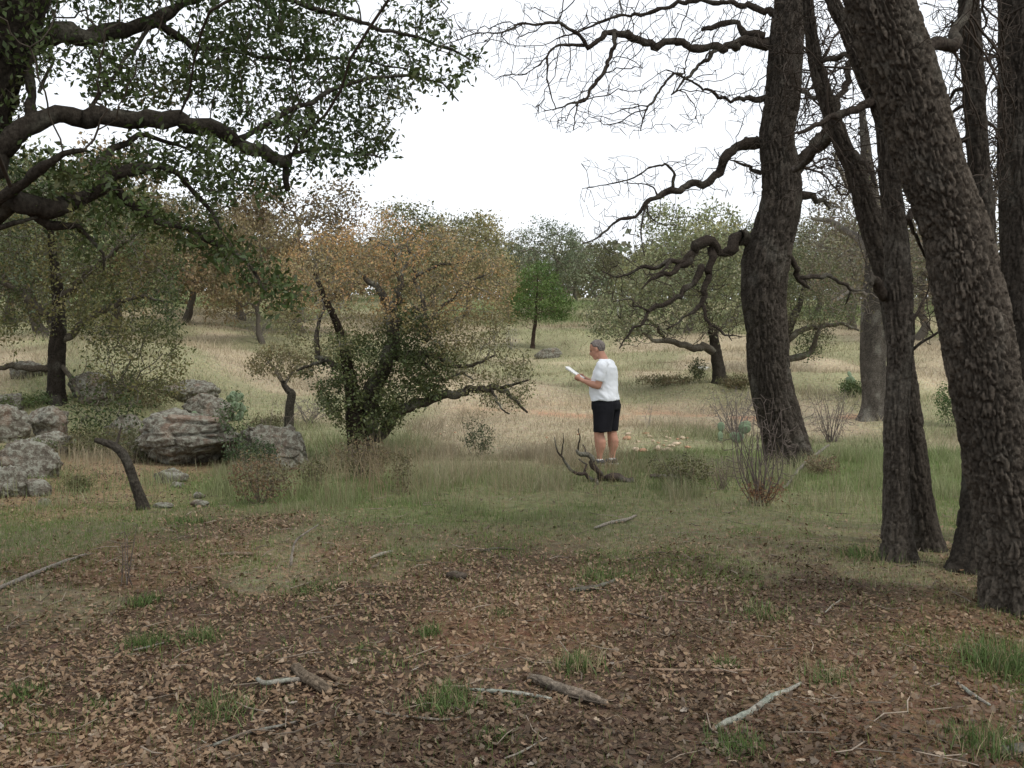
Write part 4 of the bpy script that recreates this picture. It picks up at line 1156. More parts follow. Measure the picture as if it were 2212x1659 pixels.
# the wood that closes the top of the hill, too far to tell its trees apart
mb = MB()
xs = R.uniform(-95, 95, 26000); ys = R.uniform(108, 150, 26000)
hh = (4.2 + 2.6 * vnoise(xs * .16, ys * .1, s=95)) * R.uniform(0, 1, 26000)
leaves(mb, np.stack([xs, ys, zt(xs, ys) + hh], 1), .78, two([.12, .13, .075], [.19, .165, .095], .1, 96), per=1, spread=.5, aspect=.7)
tag(mb.build('hilltop_wood', M_FARLEAF, None, smooth=False), 'faint wood closing the top of the hill', 'wood', None, 'stuff')
# ================================================================== rocks
def rock(name, label, loc, size, rot=0.0, seed=0, sub=4, group='lichened boulders on the left bank', slab=.0, sink=.25, tilt=(0, 0), cat='rock', mat=None, kind=None):
    bm = bmesh.new()
    bmesh.ops.create_icosphere(bm, subdivisions=sub, radius=1.0)
    V = np.array([v.co[:] for v in bm.verts]); Fc = np.array([[v.index for v in f.verts] for f in bm.faces])
    bm.free()
    rs = np.random.default_rng(seed)
    # cut by random planes for a blocky block with worn edges
    for i in range(9 + int(8 * slab)):
        n = rs.normal(size=3); n[2] *= 1.0 + slab; n /= np.linalg.norm(n)
        c = rs.uniform(.55, .86)
        d = V @ n - c
        V = V - np.maximum(d, 0)[:, None] * n * .92
    V = V * (1 + .16 * (fbm(V[:, 0] * 1.6 + seed, V[:, 1] * 1.6, V[:, 2] * 1.6, o=4, s=seed)[:, None] - .5) * 2)
    q = V * np.array([1.9, 1.9, 2.3]) + seed * .37
    q = q + .5 * (np.stack([vnoise(q[:, 0] + k, q[:, 1], q[:, 2], s=seed + 50 + k) for k in range(3)], 1) - .5)
    e1, e2, eh = cell3(q, seed)
    V = V * (1 - .08 * (1 - sstep(.02, .16, e2 - e1)) + .16 * (eh - .5) * sstep(.02, .2, e2 - e1))[:, None]
    V[:, :2] *= (1 + .03 * (vnoise(V[:, 2] * 7 + seed, V[:, 0] * .8, s=seed + 60) - .5) * 2)[:, None]
    crack = sstep(.0, .10, np.abs(fbm(V[:, 0] * 1.2, V[:, 1] * 1.2 + seed, V[:, 2] * 3.2, o=3, s=seed + 3) - .5))
    V = V * (1 - .05 * (1 - crack))[:, None]
    V = V + .03 * (np.stack([fbm(V[:, 0] * 6 + k, V[:, 1] * 6, V[:, 2] * 6, o=3, s=seed + k) for k in range(3)], 1) - .5)
    V = V * np.asarray(size)
    M = Matrix.Rotation(rot, 3, 'Z') @ Matrix.Rotation(tilt[0], 3, 'X') @ Matrix.Rotation(tilt[1], 3, 'Y')
    V = V @ np.array(M).T
    V[:, 2] += -V[:, 2].min() - sink * (V[:, 2].max() - V[:, 2].min())
    o = mesh_np(name, V, [Fc], mat or M_ROCK, None, None, True)
    o.location = loc
    tag(o, label, cat, group, kind)
    return o

# measured: picture box (x0, x1, top, bottom) -> size at the ground point under the box
def rock_px(label, x0, x1, yt, yb, seed, depth=.7, name='boulder', dist=None, **kw):
    cx = (x0 + x1) / 2
    g = G(cx, yb)
    d = g[1] if dist is None else dist
    w = (x1 - x0) / F * d
    h = (yb - yt) / F * d
    y = d + w * depth * .35
    x = (cx - CX) / F * y
    g = ground(x, y)
    sk = kw.pop('sink', .25)
    hz = h / (1 - sk) / 2 / .95
    return rock(name, label, g, (w / 2 / .86, w * depth / 2, hz), seed=seed, sink=sk, **kw)

rock_px('largest boulder, flat-topped with a broken pink face, beside the evergreen sprig', 285, 540, 888, 1008, 901, .7, sub=6, slab=.8, sink=.15)
rock_px('broken slab lying on top of the left end of the largest boulder', 270, 460, 876, 935, 902, .6, sub=5, slab=1, sink=.35, dist=15.6)
rock_px('long low grey boulder sloping down to the right of the largest one', 515, 690, 925, 1015, 903, .8, sub=6, sink=.35, tilt=(0, .34))
rock_px('dark ledge of rock further back, under the prickly pear', 395, 500, 785, 850, 904, .8, sub=5, slab=.6, sink=.2, dist=21)
rock_px('grey layered slab leaning behind the dark ledge', 330, 470, 765, 815, 905, .6, sub=5, slab=1, sink=.3, dist=22.5)
rock_px('pale rock in the grass just below the dark ledge', 390, 480, 840, 870, 906, .8, sink=.3, dist=19.5)
rock_px('pale domed boulder near the left edge above a dark hollow', 55, 155, 880, 950, 907, .8, sub=5, sink=.2)
rock_px('grey boulder cut by the left edge, top of the pile', -60, 60, 880, 960, 908, .8, sub=5, sink=.2)
rock_px('brown broken boulder below the pale domed one', 40, 150, 925, 990, 909, .6, sub=5, slab=.5, sink=.2)
rock_px('sloping grey rock running down from the left edge', 0, 130, 960, 1035, 910, .7, sub=5, sink=.3, tilt=(0, .35))
rock_px('low buff rock at the left edge, lowest of the pile', -50, 55, 1005, 1075, 911, .8, sub=5, sink=.25)
rock_px('small reddish rock beside the low buff one', 42, 105, 1035, 1072, 912, .8, sink=.3)
rock_px('rounded pale stone between the bank tree and the largest boulder', 225, 300, 868, 930, 913, .8, sink=.25, dist=18)
rock_px('grey rock strewn on the bank left of the dark trunk', 10, 95, 795, 835, 914, .8, sink=.3, dist=22)
rock_px('second grey rock high on the bank near the left edge', -20, 60, 835, 868, 915, .8, sink=.3, dist=20)
rock_px('pale rock on the bank right of the dark trunk', 150, 235, 790, 850, 916, .7, sink=.3, dist=21)
rock_px('mossy wedge-shaped stone lying in front of the largest boulder', 325, 400, 1010, 1045, 917, .7, sub=4, slab=.6, sink=.2)
rock_px('small white stone under the mossy wedge', 362, 395, 1040, 1054, 918, .8, sub=3, sink=.3, name='stone')
rock_px('white stone at the grass edge below the boulders', 410, 452, 1078, 1097, 919, .8, sub=3, sink=.3, name='stone')
rock_px('small pale stone on the brown slope', 415, 440, 1062, 1076, 920, .8, sub=3, sink=.3, name='stone')
rock_px('flat pale stone beside the crooked tree foot', 330, 370, 1085, 1100, 921, .8, sub=3, sink=.3, name='stone')
rock_px('pale stone alone on the brown slope at left', 78, 108, 1075, 1095, 922, .8, sub=3, sink=.3, name='stone')
rock_px('brown-grey lump of rock at the foot of the round juniper', 1155, 1208, 745, 772, 923, .7, sub=4, sink=.2, group='stones in the field', dist=46)

rock_px('flat white slab lying in the field left of the low limb oak trunk', 1502, 1534, 741, 752, 924, .5, sub=3, slab=1, sink=.2, group='stones in the field', mat=mat_plain('white_slab', (.62, .6, .55), .9, .1, .1, 8, .3, 20), dist=38)
gp = ground((1334 - CX) / F * 72, 72)
post = empty('white_post', gp); tag(post, 'thin pale post standing far off in the field left of the low limb oak', 'post')
mp0 = mat_plain('pale_paint', (.55, .54, .5), .8)
m0 = MB(); m0.tube(np.array([gp + [0, 0, -.1], gp + [0, 0, .6], gp + [0, 0, 1.25]]), [.07, .07, .065], 10); o = m0.build('shaft', mp0, post); o.matrix_parent_inverse = Matrix.Translation(-Vector(gp))
m0 = MB(); m0.tube(np.array([gp + [0, 0, 1.24], gp + [0, 0, 1.30]]), [.09, .085], 10); o = m0.build('cap', mp0, post); o.matrix_parent_inverse = Matrix.Translation(-Vector(gp))

# limestone rubble on the ground behind the man
RUB = mat_plain('limestone', (.50, .40, .29), .95, .1, .3, 8, .5, 30)
RUBR = mat_plain('red_sandstone', (.42, .25, .16), .95, .1, .3, 8, .5, 30)
for k in range(46):
    px = 1430 + 42 * np.clip(R.normal(), -1.8, 1.7); py = 955 + 13 * np.clip(R.normal(), -1.6, 1.6)
    if k >= 36: px = R.uniform(1150, 1280)
    if k >= 41: px = R.uniform(880, 1010); py = R.uniform(920, 945)
    g = G(px, py)
    s = .022 + .07 * R.uniform() ** 2 if k < 36 else R.uniform(.018, .04)
    where = ('right of the man\'s legs' if k < 36 else 'left of the man\'s legs' if k < 41 else 'on the red patch right of the scrub oak')
    rock('rubble_stone', 'small pale limestone rubble stone ' + where, g, (s * R.uniform(1.0, 1.7), s, s * R.uniform(.55, 1.0)), R.uniform(0, 6), 930 + k, 2, 'limestone rubble ' + where, .6, .25, cat='stone', mat=RUB if k % 3 else RUBR)

# ================================================================== prickly pears
M_PEAR = mat_plain('cactus_pad', (.155, .205, .125), .7, .25, .2, 10, .3, 40)
def pear(label, px, py, npads, size, seed, dist=None):
    g = G(px, py) if dist is None else ground((px - CX) / F * dist, dist)
    rs = np.random.default_rng(seed)
    root = empty('prickly_pear', g); tag(root, label, 'cactus', 'prickly pears')
    bm = bmesh.new(); bmesh.ops.create_uvsphere(bm, u_segments=10, v_segments=8, radius=1)
    V0 = np.array([v.co[:] for v in bm.verts]); fs = [[v.index for v in f.verts] for f in bm.faces]; bm.free()
    q = np.array([f for f in fs if len(f) == 4]); t = np.array([f for f in fs if len(f) == 3])
    # pad: egg outline in xz, thin in y, foot at the origin
    V = V0.copy(); V[:, 0] *= .36 * (1 + .22 * V0[:, 2]); V[:, 1] *= .09; V[:, 2] = (V0[:, 2] + 1) * .5
    base = mesh_np('pad', V * size, [q, t], M_PEAR, root, None, True)
    ends = []
    for i in range(npads):
        o = base if i == 0 else base.copy()
        if i: COL.objects.link(o); o.parent = root
        if i <= max(2, npads // 3) or not ends:
            p = np.array([rs.uniform(-.5, .5) * size * 1.6, rs.uniform(-.4, .4) * size, -.02])
            tl_ = rs.uniform(-.5, .5)
        else:
            p, tl0 = ends[rs.integers(max(2, npads // 3) + (1 if rs.uniform() < .3 else 0))] if len(ends) > max(2, npads // 3) else ends[0]
            tl_ = np.clip(tl0 + rs.uniform(-.5, .5), -.75, .75)
        yaw = rs.uniform(-.9, .9)
        s = rs.uniform(.75, 1.15)
        o.location = p; o.scale = (s, s, s)
        o.rotation_euler = (rs.uniform(-.25, .25), tl_, yaw)
        M = o.rotation_euler.to_matrix()
        ends.append((np.array(p) + np.array(M @ Vector((rs.uniform(-.1, .1) * size, 0, size * s * .92))), tl_))
    return root
pear('prickly pear growing between the dark ledge and the forked sapling', 510, 885, 13, .22, 1)
pear('prickly pear on top of the dark ledge, upper of two by it', 512, 820, 9, .22, 2, 21.5)
pear('small prickly pear on the dark ledge face', 440, 812, 5, .18, 3, 20.8)
pear('prickly pear behind the bare twiggy shrub left of the bare oak', 1572, 955, 10, .22, 4)
pear('small pale prickly pear in the hollow under the crooked tree', 165, 985, 5, .17, 5)
pear('tiny prickly pear alone in the grass right of the bare oak', 1838, 828, 4, .2, 6)

# ================================================================== shrubs
def shrub(name, label, px, py, wpx, hpx, kind, seed, nstem=7, leafc=None, leaf=.04, natt=150, per=6, barkc=(.13, .105, .085), cat='shrub', lean=0.0, group=None, stem_r=.006, dist=None, flat=.5):
    g = G(px, py) if dist is None else ground((px - CX) / F * dist, dist)
    d = g[1]
    w = wpx / F * d; h = hpx / F * d
    t = Tree(name, label, g, group, cat)
    rs = np.random.default_rng(seed)
    for i in range(nstem):
        a = rs.uniform(0, 6.28)
        q = rs.uniform(.1, .5) * w
        top = g + np.array([math.cos(a) * q * .9 + lean * h, math.sin(a) * q * flat, h * rs.uniform(.55, 1.0)])
        b0 = g + np.array([rs.normal() * .02 * (1 + w), rs.normal() * .02, -.04])
        mid = b0 * .55 + top * .45 + rs.normal(size=3) * .06 * h
        pth = np.array([b0, b0 * .8 + mid * .2 + rs.normal(size=3) * .02 * h, mid, top])
        pp, rr = catmull(pth, [stem_r, stem_r * .85, stem_r * .6, stem_r * .3], h / 10)
        t.seeds.append(pp); t.sr.append(rr)
        mb = MB(); mb.tube(pp, rr, 5, np.array(barkc) * rs.uniform(.8, 1.2)); t.rel(mb.build('stem', M_TWIG, t.root))
    A = blob_points([(g[0] + lean * h, g[1], g[2] + h * .6, w * .5, w * flat, h * .42), (g[0], g[1], g[2] + h * .35, w * .42, w * flat * .8, h * .3)], natt, .2, .2, 3 / max(w, .3), seed)
    st = max(.03, h / 14)
    n_, td_, _ = t.grow(A, st, st, rtip=stem_r * .42, col=np.array(barkc), e=2.6, maxr=stem_r * .8, iters=30, jit=.3)
    if leafc is not None:
        t.crown(n_[td_ <= 3], leaf, leafc, M_DRYLEAF if kind == 'dry' else M_LEAF, per=per, spread=leaf * 1.0, aspect=.45, name='foliage')
    return t
shrub('cedar_sprig', 'upright dark evergreen sprig growing against the largest boulder', 505, 1012, 70, 165, 'ev', 1, 6, two([.045, .08, .03], [.085, .12, .045], 4), .045, 260, 9, flat=.35)
shrub('cedar_bush', 'low dark evergreen hugging the foot of the long low boulder', 545, 1022, 120, 75, 'ev', 2, 6, two([.045, .075, .03], [.09, .11, .05], 4), .04, 200, 8)
shrub('thicket_shrub', 'tangled olive thicket at the grass edge in front of the boulders', 565, 1090, 160, 110, 'dry', 3, 14, two([.13, .12, .06], [.19, .13, .075], 3), .04, 320, 4)
shrub('thicket_shrub', 'small olive bush right of the tangled thicket', 675, 1065, 70, 70, 'dry', 4, 7, two([.13, .125, .06], [.16, .14, .07], 3), .04, 120, 5)
shrub('young_oak', 'leggy green seedling in clumps in the grass left of the man', 1035, 990, 95, 92, 'ev', 5, 5, two([.10, .125, .065], [.15, .16, .085], 4), .042, 60, 9, stem_r=.005)
shrub('young_oak', 'thin olive seedling with bare stem right of the scrub oak', 868, 1062, 55, 100, 'dry', 6, 3, two([.13, .12, .06], [.17, .14, .075], 4), .04, 40, 8, stem_r=.005)
shrub('agarita_bush', 'yellow-green leafy bush right of the fallen branch', 1470, 1058, 150, 80, 'ev', 7, 14, two([.12, .12, .045], [.10, .10, .05], 4), .034, 220, 5)
shrub('twiggy_shrub', 'tall bare twiggy shrub in front of the bare oak, russet at its foot', 1640, 1092, 190, 240, 'none', 8, 26, None, .04, 700, barkc=(.135, .11, .095), stem_r=.009)
shrub('twiggy_shrub', 'russet tuft of dead twigs at the foot of the tall twiggy shrub', 1652, 1094, 110, 60, 'dry', 9, 12, two([.22, .12, .06], [.18, .10, .055], 4), .03, 120, 3, barkc=(.19, .12, .08))
shrub('twiggy_shrub', 'grey brush of bare twigs left behind the bare oak', 1590, 940, 170, 105, 'none', 10, 26, None, .04, 700, barkc=(.17, .15, .135), stem_r=.009)
shrub('twiggy_shrub', 'grey bare brush right of the bare oak foot', 1795, 955, 150, 120, 'none', 11, 26, None, .04, 700, barkc=(.15, .125, .11), stem_r=.009)
shrub('twiggy_shrub', 'grey dead brush heap behind the forked sapling', 668, 915, 130, 60, 'none', 12, 22, None, .04, 450, barkc=(.16, .14, .125), stem_r=.010)
shrub('twiggy_shrub', 'small pale bare seedling standing right of the man', 1398, 925, 35, 55, 'none', 13, 6, None, .04, 40, barkc=(.25, .23, .2), stem_r=.005)
shrub('juniper_bush', 'bright green juniper bush between the slim pair and the thick trunk', 2052, 922, 75, 95, 'ev', 14, 6, two([.06, .11, .03], [.10, .16, .045], 3), .05, 260, 10)
shrub('juniper_bush', 'low green bush in the grass left of the mottled grey trunk', 1842, 858, 60, 32, 'ev', 15, 5, two([.06, .10, .03], [.10, .13, .05], 3), .06, 120, 9)
shrub('weed_bush', 'dark weedy seedling left of the low limb oak trunk', 1508, 826, 40, 50, 'ev', 16, 4, two([.08, .10, .045], [.12, .13, .06], 3), .06, 80, 8)
shrub('weed_bush', 'weedy growth at the foot of the low limb oak', 1590, 840, 90, 28, 'dry', 17, 6, two([.10, .11, .05], [.16, .13, .07], 3), .06, 120, 7)
shrub('weed_bush', 'dark weeds in the field right of the man', 1440, 832, 150, 22, 'dry', 18, 12, two([.11, .12, .055], [.18, .145, .08], 3), .06, 120, 6)
shrub('twiggy_shrub', 'grey brush at the edge of the far field left of the scrub oak', 560, 735, 90, 60, 'none', 19, 14, None, .1, 260, barkc=(.25, .225, .2), stem_r=.014)
shrub('twiggy_shrub', 'pale bare brush left of the round juniper', 1105, 755, 55, 50, 'none', 20, 10, None, .1, 160, barkc=(.27, .25, .22), stem_r=.012)
shrub('grassy_shrub', 'olive undergrowth round the foot of the rusty scrub oak', 780, 1035, 150, 85, 'dry', 21, 12, two([.13, .125, .06], [.2, .16, .09], 3), .04, 260, 4)
shrub('weed_bush', 'green tuft of weeds on the bank left of the dark trunk', 55, 882, 120, 30, 'ev', 22, 7, two([.08, .11, .04], [.11, .14, .05], 3), .05, 140, 8)
shrub('weed_bush', 'olive weeds on the slope below the pale domed boulder', 170, 1060, 70, 35, 'dry', 23, 6, two([.11, .115, .05], [.15, .13, .06], 3), .04, 90, 6)
shrub('bare_sapling', 'thin bare sapling stem in the left foreground', 275, 1268, 60, 165, 'none', 24, 4, None, .04, 40, barkc=(.15, .125, .105), stem_r=.006)
shrub('twiggy_shrub', 'thin dead weed stalk standing in the litter left of centre', 1125, 1215, 25, 75, 'none', 25, 2, None, .04, 14, barkc=(.13, .1, .08), stem_r=.004)
shrub('bare_sapling', 'bare arching twig sapling between the boulders and the forked sapling', 600, 1020, 150, 200, 'none', 26, 4, None, .04, 30, barkc=(.2, .165, .135), stem_r=.006)

shrub('weed_bush', 'olive scrub growing in front of the pale domed boulder', 210, 985, 150, 60, 'dry', 31, 10, two([.10, .11, .045], [.15, .13, .06], 3), .04, 220, 7)
shrub('weed_bush', 'dark scrub at the left end of the largest boulder', 290, 1000, 80, 80, 'ev', 32, 8, two([.07, .085, .035], [.12, .12, .055], 3), .04, 160, 7)
shrub('weed_bush', 'green scrub on the sloping rock by the left edge', 60, 1000, 130, 50, 'ev', 33, 9, two([.07, .09, .035], [.11, .125, .05], 3), .04, 180, 7)
shrub('weed_bush', 'olive scrub on the bank above the largest boulder', 330, 880, 150, 70, 'dry', 34, 10, two([.11, .115, .05], [.17, .145, .07], 3), .05, 220, 7)
shrub('weed_bush', 'dry scrub left of the dark ledge', 250, 865, 140, 60, 'dry', 35, 9, two([.12, .115, .05], [.18, .145, .07], 3), .05, 200, 7)
shrub('weed_bush', 'scrubby growth right of the prickly pear, below the forked sapling', 585, 935, 90, 40, 'dry', 36, 8, two([.15, .14, .07], [.2, .165, .09], 3), .045, 120, 5)
shrub('twiggy_shrub', 'bare brown brush right of the yellow-green bush', 1560, 1055, 110, 70, 'none', 37, 20, None, .04, 320, barkc=(.19, .155, .125), stem_r=.005)
shrub('weed_bush', 'dry weeds at the foot of the bare oak, right side', 1775, 1030, 80, 45, 'dry', 38, 9, two([.17, .15, .08], [.22, .17, .10], 3), .04, 130, 4)

# ================================================================== fallen wood
def stick(name, label, pts, cols=(.20, .17, .14), lich=.3, seed=0, group='fallen sticks on the litter', lift=.25, noise=.18, extra=None, sub=False):
    p, r = [], []
    for q in pts:
        g = G(q[0], q[1]); rad = q[2] * .5 / F * g[1]
        h = q[3] if len(q) > 3 else 0
        p.append(g + np.array([0, 0, rad * (1 - lift) + .008 + h])); r.append(rad)
    p, r = catmull(p, r, .03)
    w = np.stack([vnoise(p[:, 0] * 9 + 7 * k, p[:, 1] * 9, p[:, 2] * 9, s=seed + k) - .5 for k in range(3)], 1)
    w[:, 2] *= .3
    p = p + w * np.maximum(r, .008)[:, None] * 1.3
    if name == 'log_piece':
        o = bark_tube(name, p, r, None, spacing=.0055, plate=.014, depth=.006, col=np.array(cols) * 1.7, seed=seed, flare=False, lich=lich * .6, stretch=.12)
        for v_ in (0,): o.data.transform(Matrix.Translation(-Vector(p[0]))); o.location = p[0]
        ends = MB(); q0 = (p - p[0])
        T0 = (p[1] - p[0]) / np.linalg.norm(p[1] - p[0]); T1 = (p[-1] - p[-2]) / np.linalg.norm(p[-1] - p[-2])
        for e_, T_, s_ in ((0, T0, -1), (-1, T1, 1)):
            ends.tube(np.array([q0[e_] - T_ * s_ * .01, q0[e_] + T_ * s_ * .002]), [r[e_] * .93, r[e_] * .90], 10, np.array([.30, .22, .15]))
            ob = ends.build('cut_end', M_WOOD, o); ends = MB()
        tag(o, label, 'log', group)
        return o
    mb = MB(); mb.tube(p, r, 9 if r.max() > .012 else 6, None, noise=noise, seed=seed)
    V = mb.V[0]
    l_ = sstep(.45, .65, fbm(V[:, 0] * 14, V[:, 1] * 14, V[:, 2] * 14, o=3, s=seed + 3))[:, None] * lich
    mb.C[0] = np.array(cols) * (1 - l_) + np.array([.25, .27, .225]) * l_
    o = mb.build(name, M_WOOD, None, loc=p[0] * 1.0)
    tag(o, label, 'stick', group)
    return o
GREYW, BRW, DKW = (.27, .235, .195), (.20, .145, .10), (.09, .07, .055)
stick('stick', 'lichened stick lying crosswise left of the split log piece', [(556, 1478, 9), (575, 1486, 12), (612, 1481, 12), (655, 1477, 10)], GREYW, .8, 1)
stick('log_piece', 'short thick piece of split weathered log left of centre foreground', [(636, 1456, 20), (655, 1470, 24), (685, 1490, 24), (714, 1508, 18)], (.30, .235, .17), .1, 2)
stick('stick', 'bent brown stick touching the split log piece on its right', [(683, 1464, 9), (705, 1463, 11), (728, 1477, 11), (768, 1482, 9)], BRW, .3, 3)
stick('stick', 'long thin grey stick curving below the big grass tuft', [(795, 1541, 4), (850, 1550, 5), (915, 1562, 6), (965, 1562, 5), (1008, 1556, 3)], GREYW, .2, 4)
stick('stick', 'pale lichened stick right of the big grass tuft', [(1015, 1497, 7), (1060, 1502, 10), (1106, 1507, 10), (1150, 1511, 9), (1192, 1516, 6)], (.34, .33, .28), .9, 5)
stick('log_piece', 'grey weathered log piece in the centre foreground, thickest in the litter', [(1146, 1474, 14), (1180, 1487, 22), (1226, 1504, 24), (1270, 1520, 22), (1308, 1532, 14)], (.30, .245, .19), .25, 6)
stick('stick', 'blue-green lichened stick slanting up to the right, right foreground', [(1540, 1584, 8), (1575, 1570, 14), (1606, 1556, 17), (1645, 1534, 16), (1676, 1514, 14), (1705, 1498, 10), (1728, 1484, 6)], (.28, .26, .22), 1.0, 7)
stick('stick', 'long straight reddish stick lying level right of centre', [(1371, 1452, 4), (1440, 1456, 7), (1506, 1458, 8), (1590, 1456, 8), (1674, 1450, 6)], (.30, .21, .15), .2, 8)
stick('stick', 'thin twig at the bottom edge in the centre', [(1090, 1645, 4), (1130, 1628, 5), (1190, 1600, 3)], GREYW, .3, 9)
stick('stick', 'thin dark stick rising to the right near the bottom left', [(430, 1630, 6), (495, 1607, 8), (550, 1590, 8), (610, 1576, 6), (658, 1564, 4)], (.16, .14, .12), .5, 10)
stick('stick', 'pale straight stick at the left edge below the green grass', [(-10, 1280, 8), (50, 1256, 10), (110, 1230, 9), (192, 1200, 5)], GREYW, .1, 11)
stick('stick', 'short grey twig left, above the round grass tuft', [(288, 1412, 4), (325, 1402, 5), (358, 1394, 3)], GREYW, .4, 12)
stick('stick', 'short brown stick lying left of the bent twig', [(476, 1202, 6), (505, 1203, 10), (545, 1203, 8)], BRW, .2, 13)
stick('bent_twig', 'slender twig standing bent over in the litter left of centre', [(629, 1228, 7), (632, 1226, 6, .10), (642, 1226, 5, .19), (688, 1226, 3, .30)], GREYW, .1, 14)
stick('stick', 'small pale stick above the dark wood lump', [(798, 1212, 5), (820, 1204, 8), (848, 1196, 6)], GREYW, .3, 15)
stick('stick', 'forked pale stick at the edge of the grass right of centre', [(1284, 1144, 5), (1321, 1134, 8), (1350, 1128, 7), (1374, 1118, 5)], GREYW, .3, 16)
stick('stick', 'dark rotten stick lying in the litter right of centre', [(1228, 1282, 8), (1271, 1278, 12), (1305, 1268, 8), (1333, 1256, 5)], DKW, .4, 17)
stick('stick', 'short dark stick above the rotten one', [(1354, 1214, 5), (1380, 1212, 7), (1410, 1210, 5)], DKW, .2, 18)
stick('stick', 'dark rotten lump of wood in the litter at centre', [(970, 1250, 12), (985, 1252, 20), (1008, 1252, 14)], DKW, .1, 19)
stick('stick', 'lichened twig near the right edge below the thick trunk', [(2068, 1484, 6), (2100, 1508, 10), (2138, 1533, 7)], GREYW, .9, 20)
stick('log_piece', 'pale log end cut by the right edge at the bottom', [(2162, 1634, 16), (2200, 1634, 24), (2270, 1644, 22)], (.30, .28, .24), .7, 21)
stick('stick', 'thin dark twig in the litter right of centre', [(1360, 1331, 4), (1400, 1342, 6), (1438, 1352, 4)], DKW, .3, 22)
stick('stick', 'short grey twig in front of the slim pair of trunks', [(1784, 1328, 3), (1800, 1314, 5), (1818, 1300, 3)], GREYW, .4, 23)
stick('stick', 'dark branchlet crossing the litter left of the dark lump', [(1040, 1194, 4), (1075, 1190, 7), (1110, 1192, 4)], DKW, .2, 24)

# the fallen oak branch by the man's feet
gF = G(1310, 1040); DF = gF[1]
tf = Tree('fallen_branch', 'dark gnarled fallen branch lying in the grass before the man\'s feet', gF, None, 'branch')
def near_ground(pts, d):
    p, r = W(pts, d)
    zg = zt(p[:, 0], p[:, 1])
    p[:, 2] = np.maximum(p[:, 2], zg + r * .5)
    return p, r
for k, (pts, dr) in enumerate([([(1368, 1048, 13), (1350, 1040, 15), (1331, 1038, 17), (1312, 1030, 18), (1290, 1036, 16), (1276, 1040, 12)], 0), ([(1298, 1032, 14), (1292, 1012, 12), (1281, 996, 11), (1267, 984, 10), (1252, 982, 9), (1246, 972, 6)], -.2),
                               ([(1280, 1040, 10), (1262, 1024, 8), (1245, 1020, 7), (1224, 1003, 6), (1213, 985, 5), (1205, 976, 4), (1197, 946, 2)], -.3), ([(1284, 1040, 9), (1287, 1054, 7), (1286, 1062, 4)], -.5),
                               ([(1262, 1024, 6), (1266, 1004, 5), (1252, 992, 3)], .1), ([(1248, 974, 4), (1252, 950, 3), (1250, 925, 1.5)], -.2), ([(1213, 985, 3), (1216, 955, 2.5), (1217, 935, 1.5)], -.3), ([(1268, 985, 4), (1262, 968, 3), (1258, 960, 2)], .1)]):
    p, r = near_ground([(x, y, w, DF + dr * i / (len(pts) - 1)) for i, (x, y, w) in enumerate(pts)], DF)
    tf.limb(p, np.maximum(r, .004), step=.03, seed=450 + k, col=np.array([.075, .06, .05]), lich=.5, gnarl=.9, noise=.3)
gH = G(1440, 1035)
stick('fallen_limb', 'dark fallen limb half hidden in the yellow-green bush', [(1405, 1034, 9), (1450, 1036, 13), (1500, 1030, 12), (1550, 1030, 8)], DKW, .3, 31, 'fallen sticks on the litter')
stick('fallen_limb', 'thin grey dead limb sloping from the twiggy shrub to the bare oak foot', [(1690, 1062, 6), (1740, 1020, 7, .1), (1790, 985, 5, .15)], (.17,.15,.125), .3, 32, 'fallen sticks on the litter')

# ================================================================== fallen leaves
LPAL = np.array([[.33, .25, .175], [.25, .18, .125], [.19, .135, .09], [.13, .095, .065], [.29, .25, .205], [.38, .30, .215], [.22, .15, .10], [.09, .068, .052]])
def lobed(rs):
    n = 7
    ys = []
    for i in range(n):
        t = i / (n - 1)
        ys.append((.10 + .30 * math.sin(math.pi * min(1, t * 1.05)) ** .8) * (1.25 if i % 2 else .72) * rs.uniform(.85, 1.15))
    t = np.linspace(0, 1, n)
    curl, fold, tw = rs.uniform(-.5, .9), rs.uniform(-.2, .6), rs.uniform(-.5, .5)
    V = []
    for i in range(n):
        for sgn in (1, 0, -1):
            y = sgn * ys[i] * .55
            V.append([t[i] - .5, y, curl * (t[i] - .5) ** 2 + fold * abs(y) + tw * (t[i] - .5) * y])
    V.append([-.72, 0, curl * .4])
    Fq = []
    for i in range(n - 1):
        a = i * 3
        Fq += [[a, a + 1, a + 4, a + 3], [a + 1, a + 2, a + 5, a + 4]]
    V = np.array(V); V[:, 2] -= V[:, 2].min()
    return V, np.array(Fq)
rs_ = np.random.default_rng(5)
leafmesh = []
for k in range(16):
    V, Fq = lobed(rs_)
    c = LPAL[[0, 1, 2, 4, 5, 6, 0, 5][k % 8]]
    o = mesh_np('leaf', V[:-1], [Fq], M_LITTER, None, np.tile(c, (len(V) - 1, 1)), False)
    leafmesh.append(o.data); bpy.data.objects.remove(o)
n = 300
lx, ly = [], []
while len(lx) < n:
    y = R.uniform(3.75, 5.4); x = R.uniform(-1, 1) * (.5 * y + .2)
    lx.append(x); ly.append(y)
lx, ly = np.array(lx), np.array(ly); lz = gz(lx, ly)
for k in range(n):
    o = bpy.data.objects.new('leaf', leafmesh[k % 16]); COL.objects.link(o); o.parent = ground_o
    s = R.uniform(.032, .056)
    o.location = (lx[k], ly[k], lz[k] + .012)
    o.scale = (s, s, s); o.rotation_euler = (R.uniform(-.5, .5), R.uniform(-.5, .5), R.uniform(0, 6.28))

